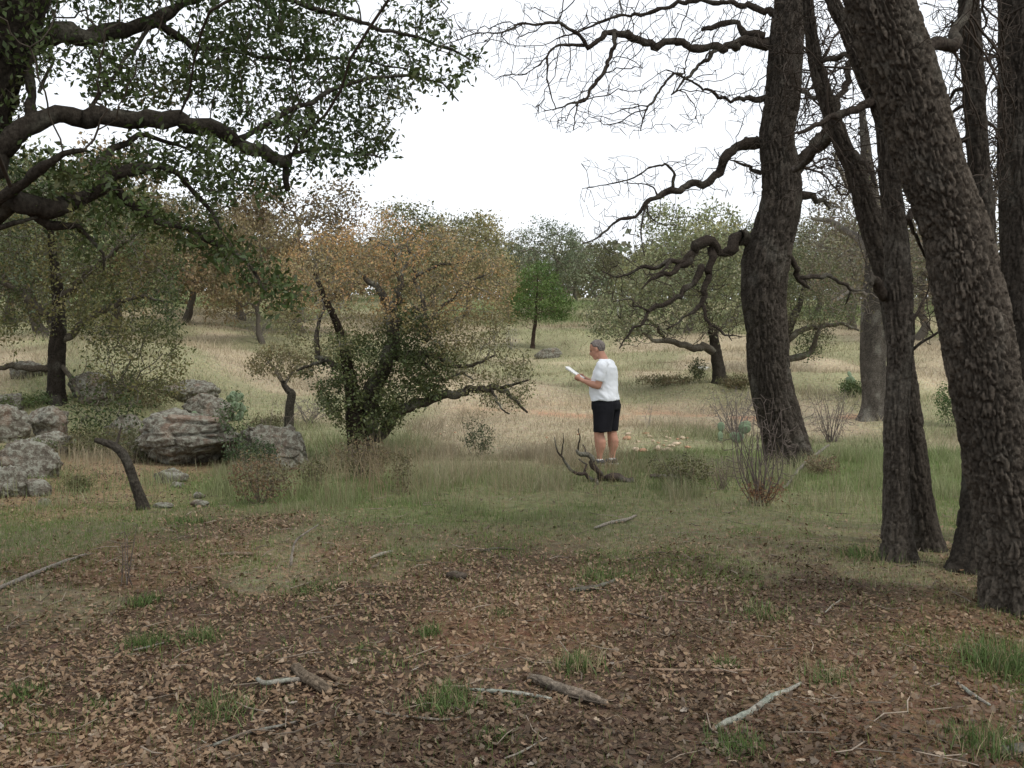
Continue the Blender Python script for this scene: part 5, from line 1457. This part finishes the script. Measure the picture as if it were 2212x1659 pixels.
def litter(n):
    y = 3.3 + (15.5 - 3.3) * R.uniform(0, 1, n) ** 1.3
    x = R.uniform(-1, 1, n) * (.53 * y + .7)
    slope = sstep(-3, -4.6, x) * sstep(9.2, 10.4, y)
    keep = R.uniform(0, 1, n) < (litter_mask(x, y) * .95 + .06 + .5 * slope) * (.55 + .7 * sstep(.3, .6, fbm(x * .9, y * .9, o=3, s=57)))
    x, y = x[keep], y[keep]; n = len(x)
    sz = np.where(R.uniform(0, 1, n) < .5, R.uniform(.008, .02, n), R.uniform(.016, .040, n))
    yaw = R.uniform(0, 6.28, n)
    ti = R.normal(size=(n, 2)) * .42
    z = gz(x, y) + R.uniform(.002, .022, n)
    T = np.array([[-.5, 0], [-.15, .5], [-.15, -.5], [.25, .36], [.25, -.36], [.5, 0]])
    curl = R.uniform(-.5, 1.0, n); asp = R.uniform(.4, .75, n)
    V = np.empty((n, 6, 3))
    for i, (u, v) in enumerate(T):
        lx_ = u * sz; ly_ = v * sz * asp
        wob = R.uniform(.45, 1.45, n)
        ly_ = ly_ * wob; lx_ = lx_ + sz * R.uniform(-.12, .12, n)
        lz_ = sz * (curl * (u ** 2 + .7 * v * v)) + lx_ * ti[:, 0] + ly_ * ti[:, 1]
        V[:, i, 0] = x + lx_ * np.cos(yaw) - ly_ * np.sin(yaw)
        V[:, i, 1] = y + lx_ * np.sin(yaw) + ly_ * np.cos(yaw)
        V[:, i, 2] = z + lz_
    b = np.arange(n)[:, None] * 6
    tri = np.concatenate([b + [0, 2, 1], b + [3, 4, 5]]); quad = b + [1, 2, 4, 3]
    c = LPAL[R.choice(8, n, p=[.14, .17, .18, .15, .12, .08, .1, .06])] * R.uniform(.8, 1.15, (n, 1))
    c = c * .72 + np.array([.17, .128, .09]) * .28
    # weathered pale or dark patches of litter
    w = sstep(.35, .65, fbm(x * .5 + 4, y * .5, o=2, s=58))[:, None]
    c = c * (.40 + .46 * w) * np.array([1.12, 1.0, .86])
    o = mesh_np('leaf_litter', V.reshape(-1, 3), [tri, quad], M_LITTER, None, np.repeat(c, 6, 0), False)
    o.parent = ground_o
    tag(o, kind='stuff')
litter(225000)

# crumbs of twig lying about
mb = MB()
for k in range(520):
    y = 3.5 + 9 * R.uniform() ** 1.2; x = R.uniform(-1, 1) * (.52 * y + .4)
    a = R.uniform(0, 6.28); L_ = R.uniform(.06, .28)
    p = np.array([[x - math.cos(a) * L_ / 2, y - math.sin(a) * L_ / 2, 0], [x + R.normal() * .015, y + R.normal() * .015, 0], [x + math.cos(a) * L_ / 2, y + math.sin(a) * L_ / 2, 0]])
    p[:, 2] = gz(p[:, 0], p[:, 1]) + .012 + R.uniform(0, .02, 3)
    rr = R.uniform(.0015, .0045)
    mb.tube(p, [rr, rr, rr * .6], 4, np.array([.20, .165, .13]) * R.uniform(.45, 1.5), cap=False)
o = mb.build('twig_litter', M_TWIG, ground_o); tag(o, kind='stuff')

# ================================================================== grass
def blades(mb, x, y, h, w, c, lean=.35, z=None, two_seg=True):
    n = len(x)
    z = gz(x, y) if z is None else z
    if not two_seg:
        a = R.uniform(0, 6.28, n); l = R.normal(size=(2, n)) * lean * h
        V = np.stack([np.stack([x - np.cos(a) * w * .6, y - np.sin(a) * w * .6, z - .01], 1), np.stack([x + np.cos(a) * w * .6, y + np.sin(a) * w * .6, z - .01], 1), np.stack([x + l[0], y + l[1], z + h * .92], 1)], 1)
        mb.add(V.reshape(-1, 3), None, np.arange(3 * n).reshape(-1, 3), np.repeat(c, 3, 0))
        return
    a = R.uniform(0, 6.28, n); b = R.uniform(0, 6.28, n)
    dx, dy = np.cos(a), np.sin(a)
    l = np.abs(R.normal(size=n)) * lean * h
    bx, by = np.cos(b) * l, np.sin(b) * l
    V = np.empty((n, 5, 3))
    w2 = w * .5
    for i, (s, t) in enumerate([(-1, 0), (1, 0), (1, .55), (-1, .55), (0, 1)]):
        ww = w2 * (1 if t == 0 else .75 if t < 1 else 0) * s
        V[:, i, 0] = x + dx * ww + bx * t ** 1.7
        V[:, i, 1] = y + dy * ww + by * t ** 1.7
        V[:, i, 2] = z - .01 + h * t * (1 - .25 * (l / np.maximum(h, .01)) * t)
    bb = np.arange(n)[:, None] * 5
    mb.add(V.reshape(-1, 3), bb + [0, 1, 2, 3], bb + [3, 2, 4], np.repeat(c, 5, 0))

def blade_col(x, y, n, boost=0.0):
    k = np.clip(grass_tint(x, y, R.uniform(0, 1, n)) + boost, 0, 1).reshape(-1, 1)
    dry = np.array([.49, .41, .285]) * (1 - R.uniform(0, .4, (n, 1))); grn = np.array([.155, .215, .072]) * (1 - R.uniform(-.25, .35, (n, 1)))
    pt = (.62 + .72 * fbm(x * .5 + 5, y * .32, o=4, s=53))[:, None]
    return (dry * (1 - k) + grn * k) * pt

mb = MB()
# grass belt beyond the litter
n = 190000
y = 6.2 + (17 - 6.2) * R.uniform(0, 1, n) ** .85
x = R.uniform(-1, 1, n) * (.53 * y + 1)
dens = (1 - litter_mask(x, y)) ** 1.2 * (.25 + .95 * sstep(.32, .6, fbm(x * .8, y * .8, o=3, s=61)))
dens *= 1 - .72 * sstep(-3, -4.6, x) * sstep(10.2, 11.5, y) * (1 - sstep(15, 18, y))
k = R.uniform(0, 1, n) < dens
x, y = x[k], y[k]; n = len(x)
hgt = R.uniform(.04, .15, n) * (.5 + .9 * fbm(x * .6, y * .6, o=2, s=62)) * (.7 + .5 * sstep(10, 13, y))
cl = sstep(.48, .74, vnoise(x * 2.1, y * 1.7, s=67)) * sstep(9, 11.5, y)
hgt = hgt * (.65 + 1.5 * cl)
blades(mb, x, y, hgt, R.uniform(.004, .008, n), blade_col(x, y, n, (.08 - .35 * cl)), .4)
# dry field behind
n = 190000
y = 15.5 * (70 / 15.5) ** R.uniform(0, 1, n)
x = R.uniform(-1, 1, n) * (.53 * y + 2)
tr_ = np.exp(-(trail_d(x, y) / .9) ** 2) * sstep(-2, .5, x) * (1 - sstep(7, 10, x))
k = R.uniform(0, 1, n) < (.35 + .75 * sstep(.3, .6, fbm(x * .35, y * .35, o=3, s=63))) * (1 - .85 * tr_)
x, y = x[k], y[k]; n = len(x)
hgt = R.uniform(.05, .17, n) * (.5 + .8 * fbm(x * .3, y * .3, o=2, s=64)) * (1 + .01 * y)
cl = sstep(.5, .78, vnoise(x * 1.1, y * .8, s=68))
hgt = hgt * (.7 + 1.1 * cl)
blades(mb, x, y, hgt, R.uniform(.6, 1.3, n) * np.maximum(.007, .00055 * y), blade_col(x, y, n, -.05), .45, z=zt(x, y), two_seg=False)
# far slope
n = 45000
y = R.uniform(60, 112, n); x = R.uniform(-1, 1, n) * (.53 * y + 2)
blades(mb, x, y, R.uniform(.15, .4, n), R.uniform(.03, .07, n), blade_col(x, y, n, .05), .5, z=zt(x, y), two_seg=False)
# thin green grass coming up through the litter
n = 150000
y = 3.5 + 7.5 * R.uniform(0, 1, n) ** 1.0
x = R.uniform(-1, 1, n) * (.53 * y + .5)
patch = sstep(.55, .68, fbm(x * 1.3 + 2, y * 1.1, o=3, s=65)) * (.45 + .55 * sstep(5, 8, y)) + 1.2 * sstep(1.7, 2.5, x) * (1 - sstep(6.0, 7.0, y)) * sstep(4.2, 5, y) * sstep(.36, .55, fbm(x * 1.6, y * 1.6, o=2, s=66)) + .9 * sstep(-2.6, -3.6, x) * sstep(6.5, 8, y)
k = R.uniform(0, 1, n) < patch * .8 + .08 + .18 * sstep(5.2, 7.5, y)
x, y = x[k], y[k]; n = len(x)
blades(mb, x, y, R.uniform(.02, .085, n), R.uniform(.002, .004, n), np.array([.11, .18, .045]) * R.uniform(.6, 1.35, (n, 1)) + np.array([.08, .05, .02]) * R.uniform(0, 1, (n, 1)) ** 3, .6)
o = mb.build('grass', M_GRASS, None, smooth=False)
tag(o, 'dry tan and green grass covering the field beyond the litter', 'grass', None, 'stuff')

def tuft(label, px, py, wpx, hpx, green=.8, n=220, seed=0):
    g = G(px, py); d = g[1]
    wv = wpx / F * d; h = hpx / F * d
    rs = np.random.default_rng(seed)
    x = g[0] + rs.normal(size=n) * wv * .30; y = g[1] + rs.normal(size=n) * wv * .34
    mb = MB()
    kk = (rs.uniform(0, 1, (n, 1)) < green) * 1.0
    c = kk * np.array([.105, .155, .05]) * rs.uniform(.5, 1.4, (n, 1)) + (1 - kk) * np.array([.34, .28, .16]) * rs.uniform(.6, 1.1, (n, 1))
    blades(mb, x, y, rs.uniform(.3, 1.0, n) ** 1.3 * h, rs.uniform(.003, .0055, n) * (1 + d * .04), c, .65)
    e = empty('grass_tuft', g); tag(e, label, 'grass tuft', 'grass tufts in the litter')
    o = mb.build('blades', M_GRASS, e, smooth=False); o.matrix_parent_inverse = Matrix.Translation(-Vector(g)); tag(o, kind='stuff')
for k, a in enumerate([
    ('largest green grass tuft, in the centre foreground among the leaves', 968, 1530, 120, 66, .85, 480),
    ('pale green straggling tuft left of the split log piece', 470, 1550, 140, 60, .8, 300),
    ('green grass tuft at the left edge, low in the picture', 48, 1510, 110, 40, .95, 300),
    ('small green sprout right of the left-edge tuft', 214, 1525, 60, 30, .95, 130),
    ('round green tuft in the left foreground beside the short grey twig', 316, 1398, 78, 44, .95, 320),
    ('green tuft right of the round one in the left foreground', 442, 1382, 90, 40, .9, 320),
    ('dark green tuft at the foot of the thin bare sapling', 312, 1304, 66, 36, .95, 280),
    ('wide flat green tuft above the middle of the litter', 662, 1278, 90, 30, .9, 260),
    ('small tuft left of centre in the brown litter', 924, 1370, 50, 36, .9, 180),
    ('tall straw-tipped tuft in the centre right litter', 1246, 1450, 80, 70, .55, 260),
    ('tiny dark tuft near the split log piece', 778, 1402, 44, 22, .9, 120),
    ('bright tuft below the blue-green lichened stick', 1592, 1618, 110, 54, .95, 380),
    ('low tuft at the bottom edge right of centre', 1066, 1604, 86, 34, .9, 240),
    ('tuft touching the end of the pale lichened stick', 1112, 1524, 60, 30, .9, 180),
    ('tall bright grass clump at the right edge below the thick trunk', 2160, 1450, 150, 90, .85, 650),
    ('straggling grass clump near the bottom right corner', 2130, 1620, 150, 80, .75, 420),
    ('grass tuft left of the slim pair\'s foot', 1868, 1206, 110, 42, .85, 360),
    ('flat green patch of grass left of the rotten stick', 1300, 1250, 110, 34, .85, 320),
    ('tuft in the litter in front of the slim pair', 1640, 1328, 90, 44, .7, 240),
    ('straw-coloured tuft at the end of the long reddish stick', 1790, 1470, 110, 50, .6, 260),
    ('green tuft in the upper left litter near the brown stick', 410, 1130, 90, 28, .9, 260),
    ('small tuft right of the dark rotten lump', 1080, 1330, 60, 26, .8, 140),
    ('low green sprouts in the middle of the right litter', 1570, 1440, 60, 36, .8, 130),
]):
    tuft(*a, seed=700 + k)
# straw stalks rising above the grass
mb = MB()
for k in range(760):
    if k < 230: px, py = R.normal(800, 70), R.uniform(1000, 1095)
    elif k < 300: px, py = R.normal(1310, 60), R.uniform(1005, 1050)
    elif k < 360: px, py = R.normal(1300, 45), R.uniform(1012, 1024)
    else: px, py = R.uniform(880, 1900), R.uniform(900, 1100)
    g = G(px, py); h = R.uniform(.25, .62) * (1 if k < 230 else .7)
    a = R.uniform(0, 6.28); l = R.uniform(.02, .2)
    p = np.array([g + [0, 0, -.02], g + [math.cos(a) * l * .3, math.sin(a) * l * .3, h * .55], g + [math.cos(a) * l, math.sin(a) * l, h]])
    mb.tube(p, [.0028, .0022, .0012], 3, np.array([.37, .29, .18]) * R.uniform(.6, 1.15), cap=False)
o = mb.build('grass_stalks', M_GRASS, None); tag(o, 'straw grass stalks standing above the belt of grass', 'grass', None, 'stuff')
# ================================================================== the man
M_SKIN = mat_plain('skin', (.46, .24, .165), .6, .3, .10, 14, .1, 60)
M_SHIRT = mat_plain('white_cotton', (.79, .82, .86), .95, .1, .02, 8, .1, 9)
M_SHORT = mat_plain('black_cotton', (.012, .012, .015), .9, .15, .2, 10, .3, 12)
M_HAIR = mat_plain('grey_hair', (.20, .175, .16), .85, .15, .6, 45, .8, 90)
M_SOCK = mat_plain('white_sock', (.75, .75, .73), .9)
M_SHOE = mat_plain('dark_shoe', (.035, .045, .06), .6, .3)
M_PAPER = mat_plain('paper', (.78, .78, .76), .8, .2, .03)
M_EYE = mat_plain('eye', (.04, .03, .025), .3, .5)
M_PEN = mat_plain('black_pen', (.02, .02, .025), .4, .5)

gm = ground(*G(1306, 1004)[:2])
YAW = math.radians(180 - 20)
man = empty('person', gm)
man.rotation_euler = (0, 0, YAW)
tag(man, 'grey-haired man in white T-shirt and black shorts standing reading papers', 'person')

def loft(mb, rings, seg=24, power=2.0):
    """rings: (centre xyz, half-size forward, half-size sideways[, tilt about the side axis])"""
    a = np.linspace(0, 2 * math.pi, seg, endpoint=False)
    c_, s_ = np.cos(a), np.sin(a)
    c_ = np.sign(c_) * np.abs(c_) ** (2 / power); s_ = np.sign(s_) * np.abs(s_) ** (2 / power)
    V = []
    for rg in rings:
        c, rx, ry = np.array(rg[0], float), rg[1], rg[2]
        t = rg[3] if len(rg) > 3 else 0
        p = np.stack([c_ * rx * math.cos(t), s_ * ry, -c_ * rx * math.sin(t)], 1) + c
        V.append(p)
    n = len(rings)
    V = np.concatenate(V + [np.array([rings[0][0]], float), np.array([rings[-1][0]], float)])
    i = np.arange(n - 1)[:, None] * seg; j = np.arange(seg)[None, :]; jn = (j + 1) % seg
    Qd = np.stack([i + j, i + jn, i + seg + jn, i + seg + j], -1).reshape(-1, 4)
    T = []
    for q in range(seg):
        T.append([(q + 1) % seg, q, n * seg]); T.append([(n - 1) * seg + q, (n - 1) * seg + (q + 1) % seg, n * seg + 1])
    mb.add(V, Qd, T)

def capsule(mb, pts, rad, sides=12):
    p, r = catmull(pts, rad, .012)
    # rounded ends
    T0 = (p[0] - p[1]) / np.linalg.norm(p[0] - p[1]); T1 = (p[-1] - p[-2]) / np.linalg.norm(p[-1] - p[-2])
    e0 = [(p[0] + T0 * r[0] * s, r[0] * q) for s, q in ((.92, .35), (.7, .7), (.4, .9))]
    e1 = [(p[-1] + T1 * r[-1] * s, r[-1] * q) for s, q in ((.4, .9), (.7, .7), (.92, .35))]
    pp = np.array([e[0] for e in e0] + list(p) + [e[0] for e in e1]); rr = np.array([e[1] for e in e0] + list(r) + [e[1] for e in e1])
    mb.tube(pp, rr, sides)

def fuse(mb, name, mat, parent, voxel, smooth_it=4, factor=.5):
    """one continuous skin round the overlapping volumes"""
    V = np.concatenate(mb.V); fs = [np.concatenate(mb.Q)] + ([np.concatenate(mb.T)] if mb.T else [])
    o = mesh_np(name, V, fs, mat, None, None, True)
    md = o.modifiers.new('r', 'REMESH'); md.mode = 'VOXEL'; md.voxel_size = voxel; md.use_smooth_shade = True
    ms = o.modifiers.new('s', 'SMOOTH'); ms.iterations = smooth_it; ms.factor = factor
    dg = bpy.context.evaluated_depsgraph_get()
    me = bpy.data.meshes.new_from_object(o.evaluated_get(dg))
    o.modifiers.clear()
    old = o.data; o.data = me; bpy.data.meshes.remove(old)
    me.name = name
    if not len(me.materials): me.materials.append(mat)
    me.polygons.foreach_set('use_smooth', np.ones(len(me.polygons), bool))
    o.parent = parent
    return o

# local frame: +x the way he faces, +y his left, z up
def ell(mb, c, r, rot=None, seg=16):
    bm = bmesh.new(); bmesh.ops.create_uvsphere(bm, u_segments=seg, v_segments=seg * 2 // 3, radius=1)
    V = np.array([v.co[:] for v in bm.verts]); fs = [[v.index for v in f.verts] for f in bm.faces]; bm.free()
    V = V * np.array(r) * (1.11 if rot is not None and seg == 16 else 1.0)
    if rot is not None: V = V @ np.array(Matrix.Rotation(rot, 3, 'Y')).T
    mb.add(V + np.array(c), np.array([f for f in fs if len(f) == 4]), np.array([f for f in fs if len(f) == 3]))

HC = np.array([.115, 0, 1.655])      # centre of the skull, head bowed
NOD = .32
def hd(x, y, z):                     # head-local to body
    x, y, z = x * 1.12, y * 1.08, z * 1.10
    return HC + np.array([x * math.cos(NOD) + z * math.sin(NOD), y, -x * math.sin(NOD) + z * math.cos(NOD)])
mb = MB()
# trunk of the body
loft(mb, [((-.02, 0, .80), .14, .17), ((-.025, 0, .90), .165, .19), ((-.005, 0, 1.02), .18, .195), ((.005, 0, 1.15), .175, .19), ((-.005, 0, 1.28), .155, .195), ((-.015, 0, 1.38), .14, .205), ((-.01, 0, 1.45), .105, .19), ((.0, 0, 1.50), .07, .10)])
# neck
loft(mb, [((-.005, 0, 1.44), .075, .085), ((.02, 0, 1.52), .066, .07, .2), ((.055, 0, 1.585), .064, .066, .3), ((.085, 0, 1.64), .06, .062, .3)])
# skull, jaw, nose, brow, ears
ell(mb, hd(-.012, 0, .035), (.100, .076, .092), NOD)
ell(mb, hd(.022, 0, -.035), (.072, .062, .085), NOD)
ell(mb, hd(.050, 0, -.092), (.036, .040, .030), NOD)
ell(mb, hd(.010, 0, -.075), (.055, .056, .045), NOD)
ell(mb, hd(.082, 0, .020), (.014, .045, .012), NOD)
capsule(mb, [hd(.086, 0, .008), hd(.104, 0, -.026), hd(.100, 0, -.040)], [.009, .014, .012], 10)
ell(mb, hd(.100, .010, -.042), (.009, .008, .008), NOD); ell(mb, hd(.100, -.010, -.042), (.009, .008, .008), NOD)
ell(mb, hd(.084, 0, -.064), (.010, .024, .006), NOD); ell(mb, hd(.080, 0, -.074), (.010, .021, .007), NOD)
for sg in (1, -1):
    ell(mb, hd(-.008, sg * .078, -.004), (.020, .010, .032), NOD - .2)
    # legs
    lx_ = .045 if sg > 0 else -.085
    loft(mb, [((-.02, sg * .10, .84), .105, .095), ((lx_ * .4, sg * .105, .72), .098, .088), ((lx_ * .8 + .01, sg * .112, .58), .082, .076), ((lx_ + .012, sg * .115, .49), .072, .068), ((lx_ + .002, sg * .115, .42), .073, .068),
              ((lx_ - .012, sg * .116, .34), .082, .074), ((lx_ - .012, sg * .114, .26), .073, .064), ((lx_ - .004, sg * .108, .18), .048, .045), ((lx_, sg * .106, .11), .040, .036), ((lx_ + .005, sg * .106, .06), .046, .038)], 20)
    loft(mb, [((lx_ - .055, sg * .107, .035), .02, .03, 1.5), ((lx_ + .0, sg * .108, .045), .045, .038, 1.2), ((lx_ + .08, sg * .118, .035), .03, .042, 1.4), ((lx_ + .16, sg * .124, .025), .018, .04, 1.5)], 14)
# left arm: upper arm down, forearm level forward; right arm the same on the far side
def arm(sg, elbow, wrist):
    sh = np.array([-.015, sg * .215, 1.425])
    capsule(mb, [sh, (sh + elbow) / 2 + np.array([-.01, sg * .012, 0]), elbow], [.066, .058, .048], 16)
    capsule(mb, [elbow, elbow * .65 + wrist * .35 + np.array([0, 0, -.006]), elbow * .2 + wrist * .8, wrist], [.050, .052, .036, .030], 16)
EL, WL = np.array([.03, .255, 1.145]), np.array([.265, .165, 1.205])
ER, WR = np.array([.04, -.25, 1.145]), np.array([.27, -.14, 1.205])
arm(1, EL, WL); arm(-1, ER, WR)
# the board they hold: centre line from its near edge (low) to its far edge (high)
PA, PB = np.array([.315, 0.005, 1.235]), np.array([.565, 0.005, 1.385])
pdir = (PB - PA) / np.linalg.norm(PB - PA); pn = np.array([-pdir[2], 0, pdir[0]])
def hand(sg, wr):
    # palm under and beside the board edge; thumb on top, four fingers curled beneath
    side = np.array([0, sg, 0])
    edge = PA + pdir * .055 + side * .085
    palm = edge + side * .022 - pn * .012
    capsule(mb, [wr, wr * .45 + palm * .55, palm], [.030, .034, .034], 12)
    ell(mb, palm, (.045, .024, .036), -.5)
    th = [palm + side * .004 + pn * .025 - pdir * .012, palm + pn * .042 + pdir * .012 - side * .014, palm + pn * .030 + pdir * .038 - side * .046]
    capsule(mb, th, [.0125, .0115, .009], 10)
    for i, (ln, of) in enumerate(((.070, .034), (.078, .013), (.073, -.008), (.058, -.028))):
        k = palm + pdir * of - pn * .012 + side * .010
        mid = k - pn * .026 - side * ln * .35
        tip = k - pn * .014 - side * ln
        capsule(mb, [k, mid + side * .012, mid, tip], [.0105, .0100, .0095, .0080], 10)
hand(1, WL); hand(-1, WR)
body = fuse(mb, 'body', M_SKIN, man, .0075, 1, .4)

# eyes
for sg in (1, -1):
    m_ = MB(); ell(m_, hd(.077, sg * .031, .002), (.010, .012, .008), NOD, 8); o = m_.build('eye', M_EYE, body)
# hair: cap over the skull leaving face, ears and neck free
bm = bmesh.new(); bmesh.ops.create_icosphere(bm, subdivisions=4, radius=1)
V = np.array([v.co[:] for v in bm.verts]); Fc = np.array([[v.index for v in f.verts] for f in bm.faces]); bm.free()
hl = V * np.array([.106, .083, .098])
x_, y_, z_ = V[:, 0], V[:, 1], V[:, 2]
lim = np.interp(x_, [-1, -.55, -.2, -.08, .12, .3, .45, .66, .8, 1], [-1.1, -1.1, -.62, -.1, .02, .10, .5, .62, .85, 1.1])
keep = z_ > lim
fk = keep[Fc].all(1)
hl = hl * (1 + .05 * (fbm(V[:, 0] * 9, V[:, 1] * 9, V[:, 2] * 9, o=3, s=5)[:, None] - .5))
Vh = np.array([hd(a - .012, b_, c + .032) for a, b_, c in hl])
Fk = Fc[fk]; us = np.unique(Fk); mp = -np.ones(len(Vh), int); mp[us] = np.arange(len(us))
Vo = Vh[us]; Vi = HC + (Vo - HC) * .90
n0 = len(us)
E = {}
for f in mp[Fk]:
    for a, b_ in ((f[0], f[1]), (f[1], f[2]), (f[2], f[0])):
        if (b_, a) in E: del E[(b_, a)]
        else: E[(a, b_)] = 1
rim = np.array([[b_, a, a + n0, b_ + n0] for a, b_ in E])
mesh_np('hair', np.vstack([Vo, Vi]), [mp[Fk], mp[Fk][:, ::-1] + n0, rim], M_HAIR, man, None, True)

# T-shirt
mb = MB()
loft(mb, [((-.005, 0, .925), .208, .225), ((-.004, 0, .96), .212, .228), ((.012, 0, 1.03), .217, .224), ((.018, 0, 1.12), .208, .216), ((.008, 0, 1.22), .190, .214), ((-.008, 0, 1.32), .172, .222), ((-.016, 0, 1.40), .150, .226), ((-.012, 0, 1.455), .115, .200), ((-.004, 0, 1.495), .092, .125), ((.004, 0, 1.520), .080, .088)], 32, 2.2)
for sg, el in ((1, EL), (-1, ER)):
    sh = np.array([-.015, sg * .205, 1.425]); en = sh * .26 + el * .74
    pth, rd = catmull([sh + np.array([0, -sg * .06, .005]), sh, (sh + en) / 2 + np.array([-.008, sg * .012, 0]), en], [.085, .088, .080, .078], .02)
    mb.tube(pth, rd, 18)
shirt = fuse(mb, 'shirt', M_SHIRT, man, .008, 5, .5)
# wrinkles: shallow folds, deeper at the waist and under the arm
me = shirt.data
co = np.empty(len(me.vertices) * 3, np.float32); me.vertices.foreach_get('co', co); co = co.reshape(-1, 3).astype(float)
no = np.empty(len(me.vertices) * 3, np.float32); me.vertices.foreach_get('normal', no); no = no.reshape(-1, 3)
wq = fbm(co[:, 0] * 4 + co[:, 2] * 6, co[:, 1] * 4 + co[:, 2] * 5, co[:, 2] * 11 - co[:, 0] * 9 - co[:, 1] * 7, o=2, s=17) - .5
co += no * (wq * .036 * (.5 + .8 * np.exp(-((co[:, 2] - 1.0) / .1) ** 2)))[:, None]
hem = co[:, 2] < .945
co[hem, 2] += .008 * np.sin(np.arctan2(co[hem, 1], co[hem, 0]) * 5)
me.vertices.foreach_set('co', co.astype(np.float32).ravel()); me.update()

# shorts
mb = MB()
loft(mb, [((-.01, 0, .80), .195, .215), ((-.015, 0, .88), .205, .218), ((-.008, 0, .96), .195, .210), ((0, 0, 1.0), .185, .2)], 28, 2.2)
for sg in (1, -1):
    lx_ = -.01 if sg > 0 else -.045
    loft(mb, [((lx_, sg * .105, .875), .17, .115), ((lx_, sg * .112, .76), .152, .112), ((lx_ + .006, sg * .116, .62), .136, .108), ((lx_ + .008, sg * .118, .485), .128, .107)], 22, 2.2)
shorts = fuse(mb, 'shorts', M_SHORT, man, .009, 3, .5)
me = shorts.data
co = np.empty(len(me.vertices) * 3, np.float32); me.vertices.foreach_get('co', co); co = co.reshape(-1, 3).astype(float)
no = np.empty(len(me.vertices) * 3, np.float32); me.vertices.foreach_get('normal', no); no = no.reshape(-1, 3)
wq = fbm(co[:, 0] * 9, co[:, 1] * 9, co[:, 2] * 4, o=2, s=19) - .5
co += no * (wq * .03)[:, None]
me.vertices.foreach_set('co', co.astype(np.float32).ravel()); me.update()
# socks and shoes
for sg in (1, -1):
    lx_ = .045 if sg > 0 else -.085
    m_ = MB(); loft(m_, [((lx_ + .002, sg * .106, .05), .052, .044), ((lx_ + .001, sg * .106, .075), .047, .043), ((lx_ - .0, sg * .106, .092), .046, .042)], 16); m_.build('sock', M_SOCK, man)
    m_ = MB()
    loft(m_, [((lx_ - .075, sg * .107, .035), .035, .030, 1.5), ((lx_ - .05, sg * .107, .042), .042, .044, 1.5), ((lx_ + .02, sg * .109, .045), .045, .048, 1.4), ((lx_ + .09, sg * .117, .036), .036, .050, 1.4), ((lx_ + .16, sg * .123, .027), .026, .047, 1.5), ((lx_ + .205, sg * .125, .022), .014, .028, 1.5)], 18, 2.4)
    shoe = m_.build('shoe', M_SHOE, man)
    m_ = MB(); loft(m_, [((lx_ + .055, sg * .114, -.004), .150, .050), ((lx_ + .055, sg * .114, .016), .152, .052)], 24, 2.6); m_.build('sole', M_SOCK, shoe)

# papers on a thin board, held in both hands
brd = empty('paper_sheaf', gm); brd.rotation_euler = (0, 0, YAW)
tag(brd, 'sheaf of white papers held open in the man\'s hands', 'papers')
def slab(name, a, b_, half, th, mat, off, bend=0.0, par=None):
    n = 8
    V = []
    for i in range(n + 1):
        t = i / n
        c = a * (1 - t) + b_ * t + pn * (off + bend * t * t)
        for s in (-half, half):
            for q in (0, th): V.append(c + np.array([0, s, 0]) + pn * q)
    Qd = []
    for i in range(n):
        k = i * 4
        Qd += [[k, k + 2, k + 6, k + 4], [k + 1, k + 5, k + 7, k + 3], [k, k + 4, k + 5, k + 1], [k + 2, k + 3, k + 7, k + 6]]
    Qd += [[0, 1, 3, 2], [n * 4, n * 4 + 2, n * 4 + 3, n * 4 + 1]]
    return mesh_np(name, np.array(V), [np.array(Qd)], mat, par)
slab('backing_board', PA, PB, .108, .004, mat_plain('grey_card', (.42, .40, .36), .8), 0, 0, brd)
slab('sheet', PA + pdir * .01, PB - pdir * .0, .105, .0012, M_PAPER, .0055, .0, brd)
slab('sheet', PA + pdir * .02, PB + pdir * .015, .103, .0012, M_PAPER, .0085, .012, brd)
# pen sticking out of the near hand
pp = PA + pdir * .03 + np.array([0, .112, 0]) - pn * .02
m_ = MB(); m_.tube(np.array([pp + np.array([-.02, 0, 0]), pp + np.array([.03, .005, -.012]), pp + np.array([.095, .01, -.02])]), [.004, .004, .0025], 8)
pen = m_.build('pen', M_PEN, None); pen.location = gm; pen.rotation_euler = (0, 0, YAW)
tag(pen, 'thin dark pen poking out of the man\'s near hand', 'pen')
